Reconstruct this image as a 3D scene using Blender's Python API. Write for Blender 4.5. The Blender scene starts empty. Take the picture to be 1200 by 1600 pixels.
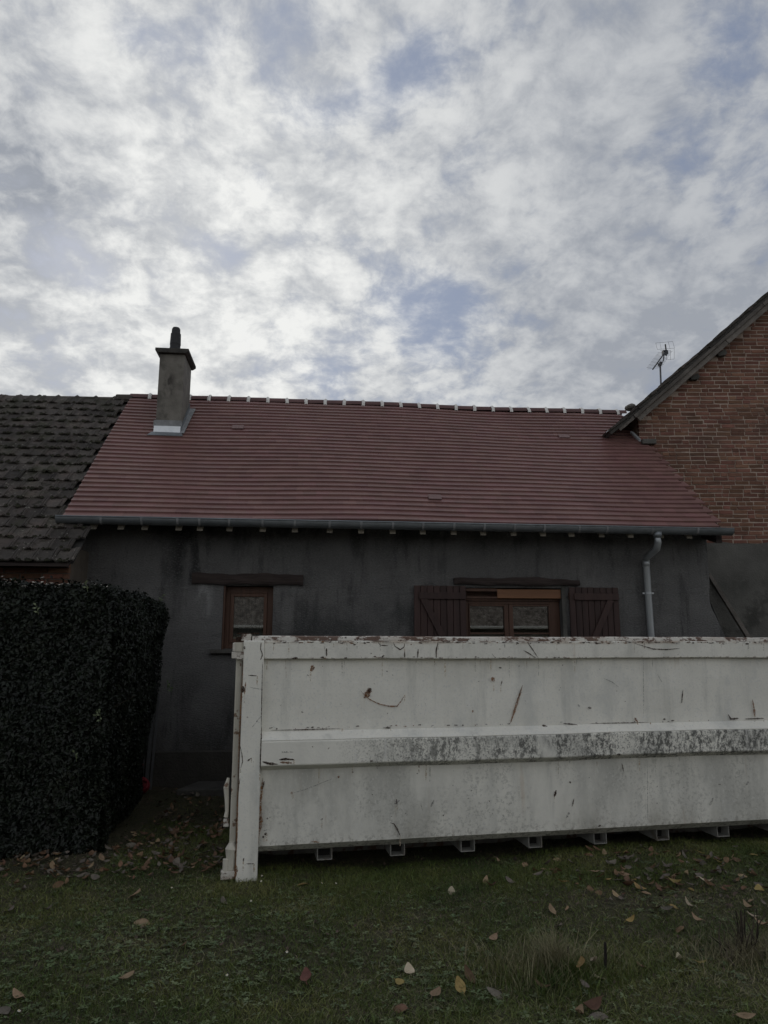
import bpy, bmesh, math, random
import numpy as np
from math import sin, cos, tan, radians, pi, exp, sqrt, atan2
from mathutils import Vector, Matrix
random.seed(7); rng = np.random.default_rng(7)
sc = bpy.context.scene
COL = sc.collection

# ------------------------------------------------------------------ camera
EYE = 1.6; FPX = 1110.0; YAW = radians(5.8); PITCH = radians(10.7)
cd = bpy.data.cameras.new('camera'); cam = bpy.data.objects.new('camera', cd); COL.objects.link(cam)
cam.location = (0, 0, EYE); cam.rotation_euler = (pi/2 + PITCH, 0, -YAW)
cd.sensor_fit = 'VERTICAL'; cd.sensor_height = 36.0; cd.lens = FPX/1600*36.0
cd.clip_start = 0.05; cd.clip_end = 2000
sc.camera = cam
_F = np.array([sin(YAW)*cos(PITCH), cos(YAW)*cos(PITCH), sin(PITCH)]); _R = np.array([cos(YAW), -sin(YAW), 0.0]); _U = np.cross(_R, _F)
_C = np.array([0, 0, EYE])
def ray(x, y): return _F*FPX + _R*(x-600) - _U*(y-800)          # surveying helpers: photo measurements -> places
def aty(x, y, Y): d = ray(x, y); return _C + d*(Y/d[1])
def atz(x, y, Z): d = ray(x, y); return _C + d*((Z-EYE)/d[2])
def proj(p): d = np.array(p)-_C; w = d@_F; return 600+FPX*(d@_R)/w, 800-FPX*(d@_U)/w, w
def unit(v): return v/np.linalg.norm(v)

# ------------------------------------------------------------------ sky, sun, exposure
sc.view_settings.view_transform = 'Standard'; sc.view_settings.look = 'None'
sc.view_settings.exposure = 0.15; sc.view_settings.gamma = 1.0; sc.view_settings.use_curve_mapping = False
SUN = unit(ray(170, 330)); SUN_EL = math.asin(SUN[2]); SUN_AZ = atan2(SUN[0], SUN[1])

class NT:
    """tiny node-graph writer"""
    def __init__(s, tree): s.t = tree; s.n = tree.nodes; s.l = tree.links
    def new(s, typ, ins=None, **kw):
        n = s.n.new(typ)
        for k, v in kw.items(): setattr(n, k, v)
        for k, v in (ins or {}).items(): s.set(n.inputs[k], v)
        return n
    def set(s, sock, v):
        if isinstance(v, bpy.types.NodeSocket): s.l.new(v, sock)
        elif isinstance(v, (tuple, list)) and len(v) == 3 and sock.type == 'RGBA': sock.default_value = (*v, 1)
        else: sock.default_value = v
    def m(s, op, a, b=0.0, c=None, clamp=False):
        n = s.n.new('ShaderNodeMath'); n.operation = op; n.use_clamp = clamp
        s.set(n.inputs[0], a); s.set(n.inputs[1], b)
        if c is not None: s.set(n.inputs[2], c)
        return n.outputs[0]
    def v(s, op, a, b=None, scale=None):
        n = s.n.new('ShaderNodeVectorMath'); n.operation = op
        s.set(n.inputs[0], a)
        if b is not None: s.set(n.inputs[1], b)
        if scale is not None: s.set(n.inputs['Scale'], scale)
        return n.outputs['Value'] if op in ('DOT_PRODUCT', 'LENGTH') else n.outputs[0]
    def noise(s, vec, scale, detail=5, rough=.55, dist=0.0, out=0):
        return s.new('ShaderNodeTexNoise', {'Vector': vec, 'Scale': scale, 'Detail': detail, 'Roughness': rough, 'Distortion': dist}).outputs[out]
    def smooth(s, x, lo, hi, a=0.0, b=1.0):
        return s.new('ShaderNodeMapRange', {0: x, 1: lo, 2: hi, 3: a, 4: b}, interpolation_type='SMOOTHSTEP').outputs[0]
    def mix(s, f, a, b, mode='MIX'):
        n = s.n.new('ShaderNodeMix'); n.data_type = 'RGBA'; n.blend_type = mode; n.clamp_factor = True
        s.set(n.inputs['Factor'], f); s.set(n.inputs['A'], a); s.set(n.inputs['B'], b)
        return n.outputs['Result']

def build_world():
    w = bpy.data.worlds.new('World'); sc.world = w; w.use_nodes = True
    w.cycles.sampling_method = 'MANUAL'; w.cycles.sample_map_resolution = 512
    w.node_tree.nodes.clear(); N = NT(w.node_tree)
    out = N.new('ShaderNodeOutputWorld'); bg = N.new('ShaderNodeBackground'); bg.inputs['Strength'].default_value = 0.1
    N.l.new(bg.outputs[0], out.inputs[0])
    sky = N.new('ShaderNodeTexSky', sky_type='NISHITA', sun_disc=False, sun_elevation=SUN_EL, sun_rotation=SUN_AZ, altitude=100, air_density=1.0, dust_density=1.5, ozone_density=1.0)
    d = N.v('NORMALIZE', N.new('ShaderNodeTexCoord').outputs['Generated'])
    sep = N.new('ShaderNodeSeparateXYZ', {0: d}).outputs
    den = N.m('ADD', N.m('MAXIMUM', sep[2], 0.0), 0.33)            # a cloud deck, flattened towards the horizon
    p = N.new('ShaderNodeCombineXYZ', {0: N.m('DIVIDE', sep[0], den), 1: N.m('DIVIDE', sep[1], den), 2: 0.0}).outputs[0]
    wv = N.v('SCALE', N.v('SUBTRACT', N.noise(p, 5.0, 3, .55, 0, 1), (.5, .5, .5)), scale=.075)
    q = N.v('ADD', p, wv)
    n1 = N.noise(q, 4.3, 8, .64)                               # cloud masses
    n2 = N.noise(N.v('ADD', q, (7.3, 2.1, 0)), 24.0, 5, .64)     # fine broken edges
    n3 = N.noise(N.v('ADD', q, (3.3, 9.1, 0)), 2.4, 4, .5)      # broad thick and thin
    n4 = N.noise(N.v('ADD', q, (1.7, 4.4, 0)), 9.5, 7, .64)     # puffs
    vq = N.v('ADD', q, N.v('SCALE', N.v('SUBTRACT', N.noise(p, 9.0, 3, .6, 0, 1), (.5, .5, .5)), scale=.16))
    cell = N.new('ShaderNodeTexVoronoi', {'Vector': vq, 'Scale': 10.5}, feature='F1', voronoi_dimensions='2D').outputs['Distance']
    n5 = N.m('SUBTRACT', 1.0, N.m('MULTIPLY', cell, 1.1))         # heaped cells, bright in the middle, thin between
    def lobe(px, py, k):                       # gaussian about a direction of the sky
        v = unit(ray(px, py)); return N.m('EXPONENT', N.m('MULTIPLY', N.m('SUBTRACT', N.v('DOT_PRODUCT', d, tuple(v)), 1.0), k))
    cov = N.m('ADD', -.165, N.m('ADD', N.m('MULTIPLY', n1, .60), N.m('ADD', N.m('MULTIPLY', n2, .30), N.m('ADD', N.m('MULTIPLY', n4, .40), N.m('MULTIPLY', n5, .13)))))
    for px, py, k, a in [(690, 490, 420, -.19), (620, 470, 700, -.10), (690, 540, 500, -.10), (660, 90, 900, -.17), (600, 140, 1800, -.16), (545, 165, 2600, -.16), (450, 175, 2200, -.15), (390, 175, 3000, -.08), (1130, 80, 900, -.17), (1060, 250, 900, -.05), (400, 285, 3500, -.14), (360, 395, 2600, -.15), (310, 375, 4000, -.08), (95, 382, 1800, -.13), (155, 435, 2200, -.12), (240, 465, 3000, -.08), (520, 605, 1200, -.13), (420, 70, 2500, -.05), (250, 62, 2500, -.08), (850, 320, 700, -.11), (840, 420, 900, -.08), (760, 230, 1200, -.06), (1000, 230, 900, -.06), (980, 330, 1200, -.06), (880, 140, 900, -.05),
                         (330, 62, 3000, -.09), (200, 62, 4000, -.08), (640, 115, 1500, -.08), (500, 180, 4000, -.12), (480, 30, 2500, -.06), (240, 320, 45, .07), (900, 180, 45, .06), (960, 470, 60, .09), (640, 300, 150, .05), (300, 560, 100, .05)]:
        cov = N.m('ADD', cov, N.m('MULTIPLY', lobe(px, py, k), a))
    dens = N.smooth(cov, .30, .60)
    glow = N.m('ADD', N.m('MULTIPLY', lobe(230, 330, 2.6), .30), N.m('MULTIPLY', lobe(270, 420, 13), .66))
    puff = N.smooth(N.m('ADD', N.m('MULTIPLY', n4, .38), N.m('ADD', N.m('MULTIPLY', n2, .27), N.m('ADD', N.m('MULTIPLY', n3, .23), N.m('MULTIPLY', n5, .13)))), .385, .635)
    lum = N.m('ADD', N.m('ADD', -.12, N.m('MULTIPLY', glow, .52)), N.m('MULTIPLY', puff, N.m('ADD', .23, N.m('MULTIPLY', glow, .66))))
    shade = N.m('MULTIPLY', lobe(20, 270, 120), .42)              # one thick grey bank at the left
    lum = N.m('MAXIMUM', N.m('SUBTRACT', lum, N.m('ADD', shade, N.m('MULTIPLY', lobe(1000, 470, 30), .06))), 0.0)
    back = N.m('MULTIPLY', N.smooth(N.v('DOT_PRODUCT', d, tuple(SUN)), .40, -.8), .60)      # extra sky brightness behind the camera, added to lift the foreground
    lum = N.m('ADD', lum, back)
    cl = N.mix(N.m('MINIMUM', lum, 1.0), (3.0, 3.22, 3.62), (7.9, 7.95, 7.8))
    blue = N.mix(.70, N.mix(1.0, sky.outputs[0], (.42, .46, .52), 'MULTIPLY'), (1.95, 2.4, 3.5))
    blue = N.mix(N.m('MULTIPLY', glow, .42), blue, (4.6, 5.0, 5.7))
    c = N.mix(dens, blue, cl)
    hz = N.smooth(sep[2], .34, .02)
    c = N.mix(N.m('MULTIPLY', hz, .40), c, (4.9, 5.05, 5.15))
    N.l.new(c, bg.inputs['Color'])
build_world()
sd = bpy.data.lights.new('sun', 'SUN'); sun = bpy.data.objects.new('sun', sd); COL.objects.link(sun)
sd.energy = 0.8; sd.angle = radians(14); sd.color = (1, .95, .88)
sun.rotation_euler = Vector(SUN).to_track_quat('Z', 'Y').to_euler(); sun.location = (-6, 30, 25)

# ------------------------------------------------------------------ materials
def mat(name, ramp, scale=3.0, detail=6, nrough=.6, stretch=(1, 1, 1), rough=.85, bump=.25, bscale=60.0, bdist=.01, bstretch=(1, 1, 1),
        per=0.0, hue=0.0, spec=.35, metal=0.0, layers=(), dist=0.0, coat=0.0, alpha=None):
    m = bpy.data.materials.new(name); m.use_nodes = True; N = NT(m.node_tree); N.n.clear()
    out = N.new('ShaderNodeOutputMaterial'); P = N.new('ShaderNodeBsdfPrincipled'); N.l.new(P.outputs[0], out.inputs[0])
    pos = N.new('ShaderNodeNewGeometry').outputs['Position']
    def warp(st): return N.v('MULTIPLY', pos, tuple(st)) if tuple(st) != (1, 1, 1) else pos
    f = N.noise(warp(stretch), scale, detail, nrough, dist)
    cr = N.new('ShaderNodeValToRGB', {0: f}); e = cr.color_ramp.elements
    while len(e) < len(ramp): e.new(.5)
    for i, (t, c) in enumerate(ramp): e[i].position = t; e[i].color = (*c, 1)
    c = cr.outputs[0]
    rnd = None
    if per or hue:
        at = N.new('ShaderNodeAttribute', attribute_name='rnd').outputs['Fac']
        rnd = N.m('FRACT', N.m('ADD', N.new('ShaderNodeObjectInfo').outputs['Random'], at))
        r2 = N.m('FRACT', N.m('MULTIPLY', rnd, 37.13))
        c = N.new('ShaderNodeHueSaturation', {'Color': c, 'Hue': N.m('ADD', .5, N.m('MULTIPLY', N.m('SUBTRACT', r2, .5), hue)),
             'Value': N.m('ADD', 1-per, N.m('MULTIPLY', rnd, 2*per)), 'Saturation': 1.0, 'Fac': 1.0}).outputs[0]
    for k, L in enumerate(layers):
        o = N.v('ADD', warp(L.get('stretch', (1, 1, 1))), (k*13.7, k*5.1, k*3.3))
        g = N.noise(o, L['scale'], L.get('detail', 6), L.get('rough', .62), L.get('dist', 0.0))
        fac = N.smooth(g, L['lo'], L['hi'])
        if 'mod' in L:
            ms, mlo, mhi, mst = L['mod']; fac = N.m('MULTIPLY', fac, N.smooth(N.noise(N.v('ADD', warp(mst), (k*7.7+2, 1.3, 5.9)), ms, 6, .6), mlo, mhi))
        if 'z' in L:
            z = N.new('ShaderNodeSeparateXYZ', {0: pos}).outputs[2]
            fac = N.m('MULTIPLY', fac, N.smooth(z, L['z'][0], L['z'][1]))
        if 'x' in L:
            x = N.new('ShaderNodeSeparateXYZ', {0: pos}).outputs[0]
            fac = N.m('MULTIPLY', fac, N.smooth(x, L['x'][0], L['x'][1]))
        if 'box' in L:                                   # a stain with its own place: soft-edged box in x and z
            x0, x1, z0, z1, s = L['box']; sp = N.new('ShaderNodeSeparateXYZ', {0: pos}).outputs
            for ax, a, b in ((0, x0, x1), (2, z0, z1)):
                fac = N.m('MULTIPLY', fac, N.m('MULTIPLY', N.smooth(sp[ax], a-s, a+s), N.smooth(sp[ax], b+s, b-s)))
        c = N.mix(N.m('MULTIPLY', fac, L.get('amt', 1.0)), c, L['col'])
    N.l.new(c, P.inputs['Base Color'])
    P.inputs['Roughness'].default_value = rough; P.inputs['Metallic'].default_value = metal
    P.inputs['Specular IOR Level'].default_value = spec; P.inputs['Coat Weight'].default_value = coat
    if alpha: N.l.new(N.smooth(N.noise(pos, alpha[0], 5, .7), alpha[1], alpha[2], alpha[3], 1.0), P.inputs['Alpha'])
    if bump:
        b = N.new('ShaderNodeBump', {'Strength': bump, 'Distance': bdist, 'Height': N.noise(warp(bstretch), bscale, 5, .65)})
        N.l.new(b.outputs[0], P.inputs['Normal'])
    return m

def g3(v, t=(1, 1, 1)): return (v*t[0], v*t[1], v*t[2])
M = {}
def mats():
    M['ground'] = mat('ground', [(.3, (.036, .034, .017)), (.5, (.060, .056, .029)), (.72, (.092, .078, .048))], 2.2, 9, .68, bump=.9, bscale=35, bdist=.03,
        layers=[dict(scale=1.1, lo=.50, hi=.66, col=(.055, .042, .028), amt=.7), dict(scale=30, lo=.5, hi=.62, col=(.014, .018, .006), amt=.6)])
    def green(name, a, b, c, **k):
        m = mat(name, [(.3, a), (.52, b), (.75, c)], 1.3, 4, bump=0, rough=.55, per=.38, hue=.05, **k)
        return m
    M['grass'] = green('grass', (.042, .074, .014), (.092, .118, .026), (.185, .178, .060))
    M['dry_grass'] = green('dry_grass', (.15, .14, .075), (.23, .21, .12), (.31, .28, .17))
    M['weed'] = green('weed', (.065, .098, .036), (.095, .125, .055), (.130, .150, .080))
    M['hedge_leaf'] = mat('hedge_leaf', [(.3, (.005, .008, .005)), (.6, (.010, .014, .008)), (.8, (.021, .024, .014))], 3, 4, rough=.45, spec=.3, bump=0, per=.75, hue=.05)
    M['hedge_sprig'] = mat('hedge_sprig', [(.3, (.10, .13, .07)), (.7, (.16, .18, .10))], 9, 4, rough=.5, bump=0, per=.2)
    M['twig'] = mat('twig', [(.3, (.012, .010, .007)), (.7, (.035, .026, .018))], 20, 5, bump=.5)
    M['twig_pale'] = mat('twig_pale', [(.3, (.045, .036, .026)), (.7, (.11, .09, .065))], 20, 5, bump=.5, per=.4)
    M['litter'] = mat('litter', [(.3, (.045, .032, .025)), (.7, (.11, .08, .06))], 8, 5, bump=0, per=.6, hue=.04)
    for n, a, b in [('brown', (.085, .046, .024), (.17, .10, .055)), ('tan', (.20, .135, .075), (.32, .23, .14)), ('pale', (.33, .27, .19), (.46, .39, .28)),
                    ('yellow', (.19, .13, .04), (.31, .23, .085)), ('grey', (.08, .068, .055), (.15, .125, .10)), ('red', (.080, .034, .022), (.15, .070, .045))]:
        M['leaf_'+n] = mat('leaf_'+n, [(.3, a), (.7, b)], 26, 6, rough=.62, bump=.4, bscale=140, bdist=.003, per=.22, hue=.03,
            layers=[dict(scale=60, lo=.6, hi=.7, col=g3(.4, a), amt=.7)])
    M['tile_new'] = mat('tile_new', [(.3, (.175, .092, .084)), (.55, (.198, .105, .095)), (.8, (.222, .120, .108))], 1.6, 5, rough=.45, bump=.1, bscale=130, bdist=.002, per=.11, hue=.016,
        layers=[dict(scale=.8, lo=.55, hi=.75, col=(.175, .105, .10), amt=.5), dict(scale=50, lo=.62, hi=.75, col=(.24, .135, .124), amt=.25)])
    M['tile_vent'] = mat('tile_vent', [(.3, (.17, .105, .098)), (.7, (.21, .135, .125))], 14, 5, rough=.6, bump=.2)
    M['tile_ridge'] = mat('tile_ridge', [(.3, (.10, .052, .050)), (.7, (.14, .075, .07))], 4, 5, rough=.65, bump=.2, bscale=90, bdist=.004, per=.1)
    M['tile_old'] = mat('tile_old', [(.28, (.040, .036, .032)), (.5, (.070, .060, .053)), (.75, (.112, .086, .074))], 4.5, 8, .66, rough=.92, bump=.8, bscale=55, bdist=.012, per=.38, hue=.03,
        layers=[dict(scale=9, lo=.55, hi=.66, col=(.020, .019, .012), amt=.9), dict(scale=2.1, lo=.52, hi=.68, col=(.035, .038, .018), amt=.65, x=(-2.6, -3.4)),
                dict(scale=28, lo=.625, hi=.68, col=(.27, .26, .22), amt=.9), dict(scale=13, lo=.62, hi=.70, col=(.19, .165, .14), amt=.7)])
    M['moss'] = mat('moss', [(.3, (.012, .012, .007)), (.7, (.034, .033, .016))], 30, 5, bump=1, bscale=160, bdist=.01)
    M['mortar_white'] = mat('mortar_white', [(.3, (.66, .64, .60)), (.7, (.80, .78, .74))], 30, 5, bump=.5, bscale=150, bdist=.004)
    M['zinc'] = mat('zinc', [(.3, (.16, .175, .185)), (.7, (.24, .26, .275))], 6, 6, rough=.42, metal=.55, bump=.08, stretch=(1, 1, 3), per=.06,
        layers=[dict(scale=22, lo=.6, hi=.72, col=(.30, .32, .33), amt=.5)])
    M['zinc_pipe'] = mat('zinc_pipe', [(.3, (.34, .36, .37)), (.7, (.46, .48, .49))], 6, 6, rough=.4, metal=.5, bump=.08, stretch=(1, 1, .4))
    M['zinc_new'] = mat('zinc_new', [(.3, (.74, .77, .80)), (.7, (.86, .88, .90))], 9, 5, rough=.35, metal=.1, bump=.35, bscale=18, bdist=.02)
    M['lead'] = mat('lead', [(.3, (.17, .175, .18)), (.7, (.27, .275, .28))], 14, 5, rough=.6, bump=.4, bscale=30, bdist=.02)
    # render walls
    M['facade'] = mat('facade', [(.28, (.090, .089, .088)), (.5, (.122, .120, .118)), (.72, (.168, .164, .159))], 1.25, 10, .66, rough=.95, bump=.9, bscale=34, bdist=.018, bstretch=(1, 1, 2.6),
        layers=[dict(scale=2.2, stretch=(1.6, 1, .35), lo=.50, hi=.70, col=(.044, .043, .043), amt=.8),
                dict(scale=1.3, lo=.35, hi=.55, col=(.040, .042, .042), amt=.7, box=(-.45, 1.3, 1.0, 2.12, .10)),
                dict(scale=7, stretch=(1, 1, .25), lo=.40, hi=.60, col=(.022, .022, .023), amt=.85, box=(-1.72, -1.28, 2.35, 3.1, .12)),
                dict(scale=6, stretch=(1, 1, .25), lo=.45, hi=.66, col=(.16, .158, .155), amt=.55, box=(-2.9, -2.5, 1.6, 2.95, .15)),
                dict(scale=9, stretch=(1, 1, .3), lo=.44, hi=.64, col=(.34, .34, .34), amt=.6, box=(-1.40, -1.22, 1.95, 2.34, .06)),
                dict(scale=5, stretch=(1, 1, .3), lo=.48, hi=.68, col=(.15, .145, .14), amt=.5, box=(-.75, -.45, 2.45, 3.0, .1)),
                dict(scale=2.0, lo=.34, hi=.62, col=(.185, .183, .183), amt=.55, box=(-2.6, -1.05, .55, 2.25, .35)),
                dict(scale=14, stretch=(1, 1, .10), lo=.56, hi=.70, col=(.045, .044, .043), amt=.7, mod=(1.5, .42, .6, (1, 1, 1))),
                dict(scale=40, stretch=(1, 1, 2), lo=.52, hi=.64, col=(.22, .217, .21), amt=.35), dict(scale=55, stretch=(1, 1, 2), lo=.54, hi=.64, col=(.03, .03, .03), amt=.45),
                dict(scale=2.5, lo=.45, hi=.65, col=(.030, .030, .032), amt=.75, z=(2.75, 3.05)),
                dict(scale=3, lo=.42, hi=.65, col=(.055, .050, .042), amt=.8, z=(.7, .2)),
                dict(scale=55, lo=.70, hi=.74, col=(.24, .235, .22), amt=.6)])
    M['plinth'] = mat('plinth', [(.3, (.050, .047, .042)), (.7, (.085, .078, .068))], 3, 8, .65, bump=.9, bscale=40, bdist=.02)
    M['render_old'] = mat('render_old', [(.28, (.070, .069, .063)), (.5, (.110, .107, .098)), (.75, (.155, .150, .137))], 1.7, 9, .66, rough=.95, bump=.7, bscale=40, bdist=.015,
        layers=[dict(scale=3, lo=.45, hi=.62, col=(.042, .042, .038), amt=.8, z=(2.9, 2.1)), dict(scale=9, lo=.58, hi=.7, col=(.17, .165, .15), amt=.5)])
    M['cement'] = mat('cement', [(.3, (.125, .115, .100)), (.55, (.185, .172, .150)), (.8, (.235, .22, .193))], 5, 9, .65, bump=.6, bscale=60, bdist=.01,
        layers=[dict(scale=9, stretch=(1, 1, .5), lo=.42, hi=.55, col=(.045, .040, .035), amt=.85, box=(-2.20, -2.08, 5.22, 5.55, .05)),
                dict(scale=4, lo=.5, hi=.68, col=(.08, .074, .064), amt=.7)])
    M['cement_dark'] = mat('cement_dark', [(.3, (.035, .033, .030)), (.7, (.075, .070, .062))], 9, 7, bump=.8, bscale=60, bdist=.01)
    M['pot'] = mat('pot', [(.3, (.018, .018, .020)), (.7, (.038, .038, .040))], 12, 6, rough=.6, bump=.4)
    M['brick'] = mat('brick', [(.28, (.130, .064, .045)), (.5, (.185, .090, .062)), (.75, (.225, .115, .080))], 3.5, 8, .65, rough=.93, bump=.9, bscale=70, bdist=.008, per=.34, hue=.025,
        layers=[dict(scale=26, lo=.60, hi=.70, col=(.06, .036, .028), amt=.75), dict(scale=1.3, lo=.5, hi=.7, col=(.10, .060, .048), amt=.55), dict(scale=40, lo=.68, hi=.74, col=(.30, .25, .20), amt=.6)])
    M['mortar'] = mat('mortar', [(.3, (.33, .26, .21)), (.55, (.43, .34, .28)), (.8, (.52, .42, .35))], 7, 7, bump=.9, bscale=90, bdist=.01, layers=[dict(scale=3, lo=.5, hi=.7, col=(.17, .12, .095), amt=.7)])
    M['mortar_dark'] = mat('mortar_dark', [(.3, (.10, .085, .07)), (.7, (.16, .135, .11))], 7, 7, bump=.9, bscale=90, bdist=.01)
    M['wood_dark'] = mat('wood_dark', [(.3, (.022, .016, .015)), (.55, (.042, .030, .027)), (.8, (.070, .052, .046))], 5, 8, .65, (.25, 1, 6), rough=.8, bump=.8, bscale=22, bdist=.012, bstretch=(.2, 1, 5),
        layers=[dict(scale=24, stretch=(.15, 1, 3), lo=.66, hi=.72, col=(.15, .12, .10), amt=.6)])
    M['shutter'] = mat('shutter', [(.3, (.030, .016, .014)), (.7, (.056, .031, .027))], 4, 6, .6, (6, 1, .3), rough=.65, bump=.3, bscale=30, bstretch=(5, 1, .3), per=.2)
    M['wood_frame'] = mat('wood_frame', [(.3, (.055, .027, .017)), (.7, (.100, .050, .032))], 4, 6, .6, (5, 1, .3), rough=.55, bump=.2, bscale=30, per=.1)
    M['wood_box'] = mat('wood_box', [(.3, (.14, .062, .028)), (.7, (.21, .10, .048))], 4, 6, .6, (.3, 1, 5), rough=.55, bump=.2, bscale=30)
    M['board_old'] = mat('board_old', [(.28, (.075, .066, .058)), (.5, (.125, .112, .099)), (.75, (.21, .19, .17))], 7, 8, .66, (.7, 1, .7), rough=.9, bump=.8, bscale=40, bdist=.01, per=.18)
    M['rafter'] = mat('rafter', [(.3, (.25, .225, .185)), (.7, (.37, .335, .28))], 12, 5, bump=.3, per=.2)
    M['dark_room'] = mat('dark_room', [(.3, (.02, .02, .02)), (.7, (.035, .033, .03))], 3, 3, bump=0)
    M['curtain'] = mat('curtain', [(.3, (.07, .075, .088)), (.7, (.115, .12, .135))], 5, 3, bump=0, rough=.9)
    # container paint
    P = [(.28, (.71, .695, .63)), (.55, (.81, .79, .715)), (.8, (.845, .83, .76))]
    runs = [dict(scale=16, stretch=(1, 1, .05), lo=.60, hi=.74, col=(.42, .30, .19), amt=.45, mod=(2.2, .45, .62, (1, 1, .6))), dict(scale=7, stretch=(1, 1, .12), lo=.52, hi=.72, col=(.46, .46, .42), amt=.5)]
    chips = [dict(scale=26, lo=.700, hi=.725, col=(.055, .026, .014), amt=.9)]
    M['paint'] = mat('paint', P, 2.0, 9, .68, rough=.5, bump=.12, bscale=14, bdist=.02, spec=.4,
        layers=[dict(scale=3.2, stretch=(1, 1, .5), lo=.50, hi=.72, col=(.56, .565, .535), amt=.6), dict(scale=60, lo=.52, hi=.68, col=(.58, .585, .56), amt=.55), dict(scale=22, dist=2.0, lo=.58, hi=.63, col=(.86, .855, .82), amt=.3)] + runs + chips)
    M['paint_rim'] = mat('paint_rim', P, 2.0, 9, .68, rough=.5, bump=.15, bscale=14, bdist=.02, spec=.4,
        layers=[dict(scale=3.2, lo=.48, hi=.70, col=(.54, .535, .48), amt=.6), dict(scale=60, lo=.52, hi=.68, col=(.58, .57, .53), amt=.5), dict(scale=11, stretch=(.5, 1, 1), lo=.46, hi=.60, col=(.36, .24, .15), amt=.6, z=(1.60, 1.645)), dict(scale=24, stretch=(.5, 1, 1), lo=.50, hi=.56, col=(.07, .032, .018), amt=.9, rough=.75, z=(1.612, 1.645)), dict(scale=26, lo=.54, hi=.60, col=(.10, .05, .03), amt=.7, z=(1.525, 1.505))] + runs + chips)
    M['paint_dirty'] = mat('paint_dirty', P, 2.4, 9, .7, rough=.55, bump=.12, bscale=14, bdist=.02,
        layers=[dict(scale=2.0, stretch=(1.3, 1, .45), lo=.38, hi=.68, col=(.47, .465, .425), amt=.85), dict(scale=38, lo=.50, hi=.60, col=(.36, .355, .32), amt=.55, rough=.75, mod=(3.0, .42, .6, (1, 1, .8))), dict(scale=70, stretch=(1, 1, .6), lo=.56, hi=.64, col=(.74, .73, .69), amt=.5), dict(scale=2.4, stretch=(1, 1, .3), lo=.46, hi=.72, col=(.30, .285, .235), amt=.6, z=(.5, .18)), dict(scale=30, lo=.5, hi=.6, col=(.12, .10, .075), amt=.6, z=(.30, .14))] + runs + chips)
    M['paint_tube'] = mat('paint_tube', [(.3, (.20, .198, .18)), (.7, (.36, .355, .33))], 6, 8, .68, rough=.6, bump=.2, bscale=30, layers=[dict(scale=9, lo=.52, hi=.66, col=(.16, .13, .10), amt=.7)])
    M['paint_mould'] = mat('paint_mould', P, 2.4, 9, .7, rough=.6, bump=.15, bscale=14, bdist=.02,
        layers=[dict(scale=3.0, lo=.40, hi=.66, col=(.52, .515, .475), amt=.7),
                dict(scale=30, stretch=(1, 1, .55), lo=.45, hi=.56, col=(.085, .086, .078), amt=.92, rough=.8, x=(.15, 1.3), mod=(3.4, .36, .50, (1, 1, .35))),
                dict(scale=75, lo=.52, hi=.60, col=(.10, .10, .09), amt=.7, x=(.0, .8), mod=(2.0, .36, .54, (1, 1, .5))),
                dict(scale=5, stretch=(1, 1, .06), lo=.57, hi=.63, col=(.70, .69, .65), amt=.75), dict(scale=60, lo=.60, hi=.65, col=(.72, .71, .67), amt=.6)] + chips)
    M['paint_rust'] = mat('paint_rust', [(.28, (.50, .47, .42)), (.55, (.60, .57, .51)), (.8, (.66, .64, .59))], 4, 9, .68, rough=.6, bump=.4, bscale=40, bdist=.01,
        layers=[dict(scale=5, stretch=(.5, 1, 1), lo=.50, hi=.68, col=(.33, .24, .17), amt=.6), dict(scale=13, stretch=(.6, 1, 1), lo=.50, hi=.56, col=(.085, .036, .018), amt=.92, rough=.75), dict(scale=40, lo=.62, hi=.66, col=(.035, .018, .011), amt=.95)])
    M['paint_cream'] = mat('paint_cream', [(.28, (.46, .43, .36)), (.6, (.58, .55, .47)), (.8, (.62, .59, .52))], 5, 9, .68, rough=.6, bump=.3, bscale=40, bdist=.01,
        layers=[dict(scale=14, lo=.60, hi=.66, col=(.13, .055, .022), amt=.85)])
    M['rust'] = mat('rust', [(.3, (.10, .040, .016)), (.5, (.20, .085, .030)), (.75, (.30, .15, .06))], 40, 6, bump=.5, bscale=150, bdist=.003, alpha=(110, .40, .56, .25))
    M['rust_run'] = mat('rust_run', [(.3, (.46, .33, .21)), (.7, (.62, .52, .40))], 30, 6, bump=0, alpha=(60, .38, .70, .0))
    M['scuff_pale'] = mat('scuff_pale', [(.3, (.42, .41, .37)), (.7, (.56, .55, .50))], 30, 6, bump=0, alpha=(60, .40, .70, .0))
    M['rust_dark'] = mat('rust_dark', [(.3, (.020, .012, .009)), (.7, (.060, .030, .018))], 40, 6, bump=.5, bscale=150, bdist=.003, alpha=(130, .36, .52, .15))
    M['scuff'] = mat('scuff', [(.3, (.20, .20, .19)), (.7, (.34, .33, .31))], 40, 6, bump=.3, alpha=(120, .42, .62, .0))
    M['steel_dark'] = mat('steel_dark', [(.3, (.10, .10, .09)), (.7, (.20, .19, .17))], 8, 6, bump=.4, layers=[dict(scale=12, lo=.5, hi=.62, col=(.08, .04, .022), amt=.8)])
    M['stone'] = mat('stone', [(.3, (.055, .052, .047)), (.7, (.11, .105, .095))], 6, 8, .66, bump=.8, bscale=50, bdist=.01)
    M['red_plastic'] = mat('red_plastic', [(.3, (.17, .014, .022)), (.7, (.24, .026, .034))], 6, 4, rough=.6, bump=0)
    M['grey_metal'] = mat('grey_metal', [(.3, (.07, .072, .075)), (.7, (.11, .112, .115))], 8, 5, rough=.5, bump=.2)
    M['aluminium'] = mat('aluminium', [(.3, (.10, .10, .105)), (.7, (.17, .17, .175))], 10, 4, rough=.45, metal=.5, bump=0)
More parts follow.
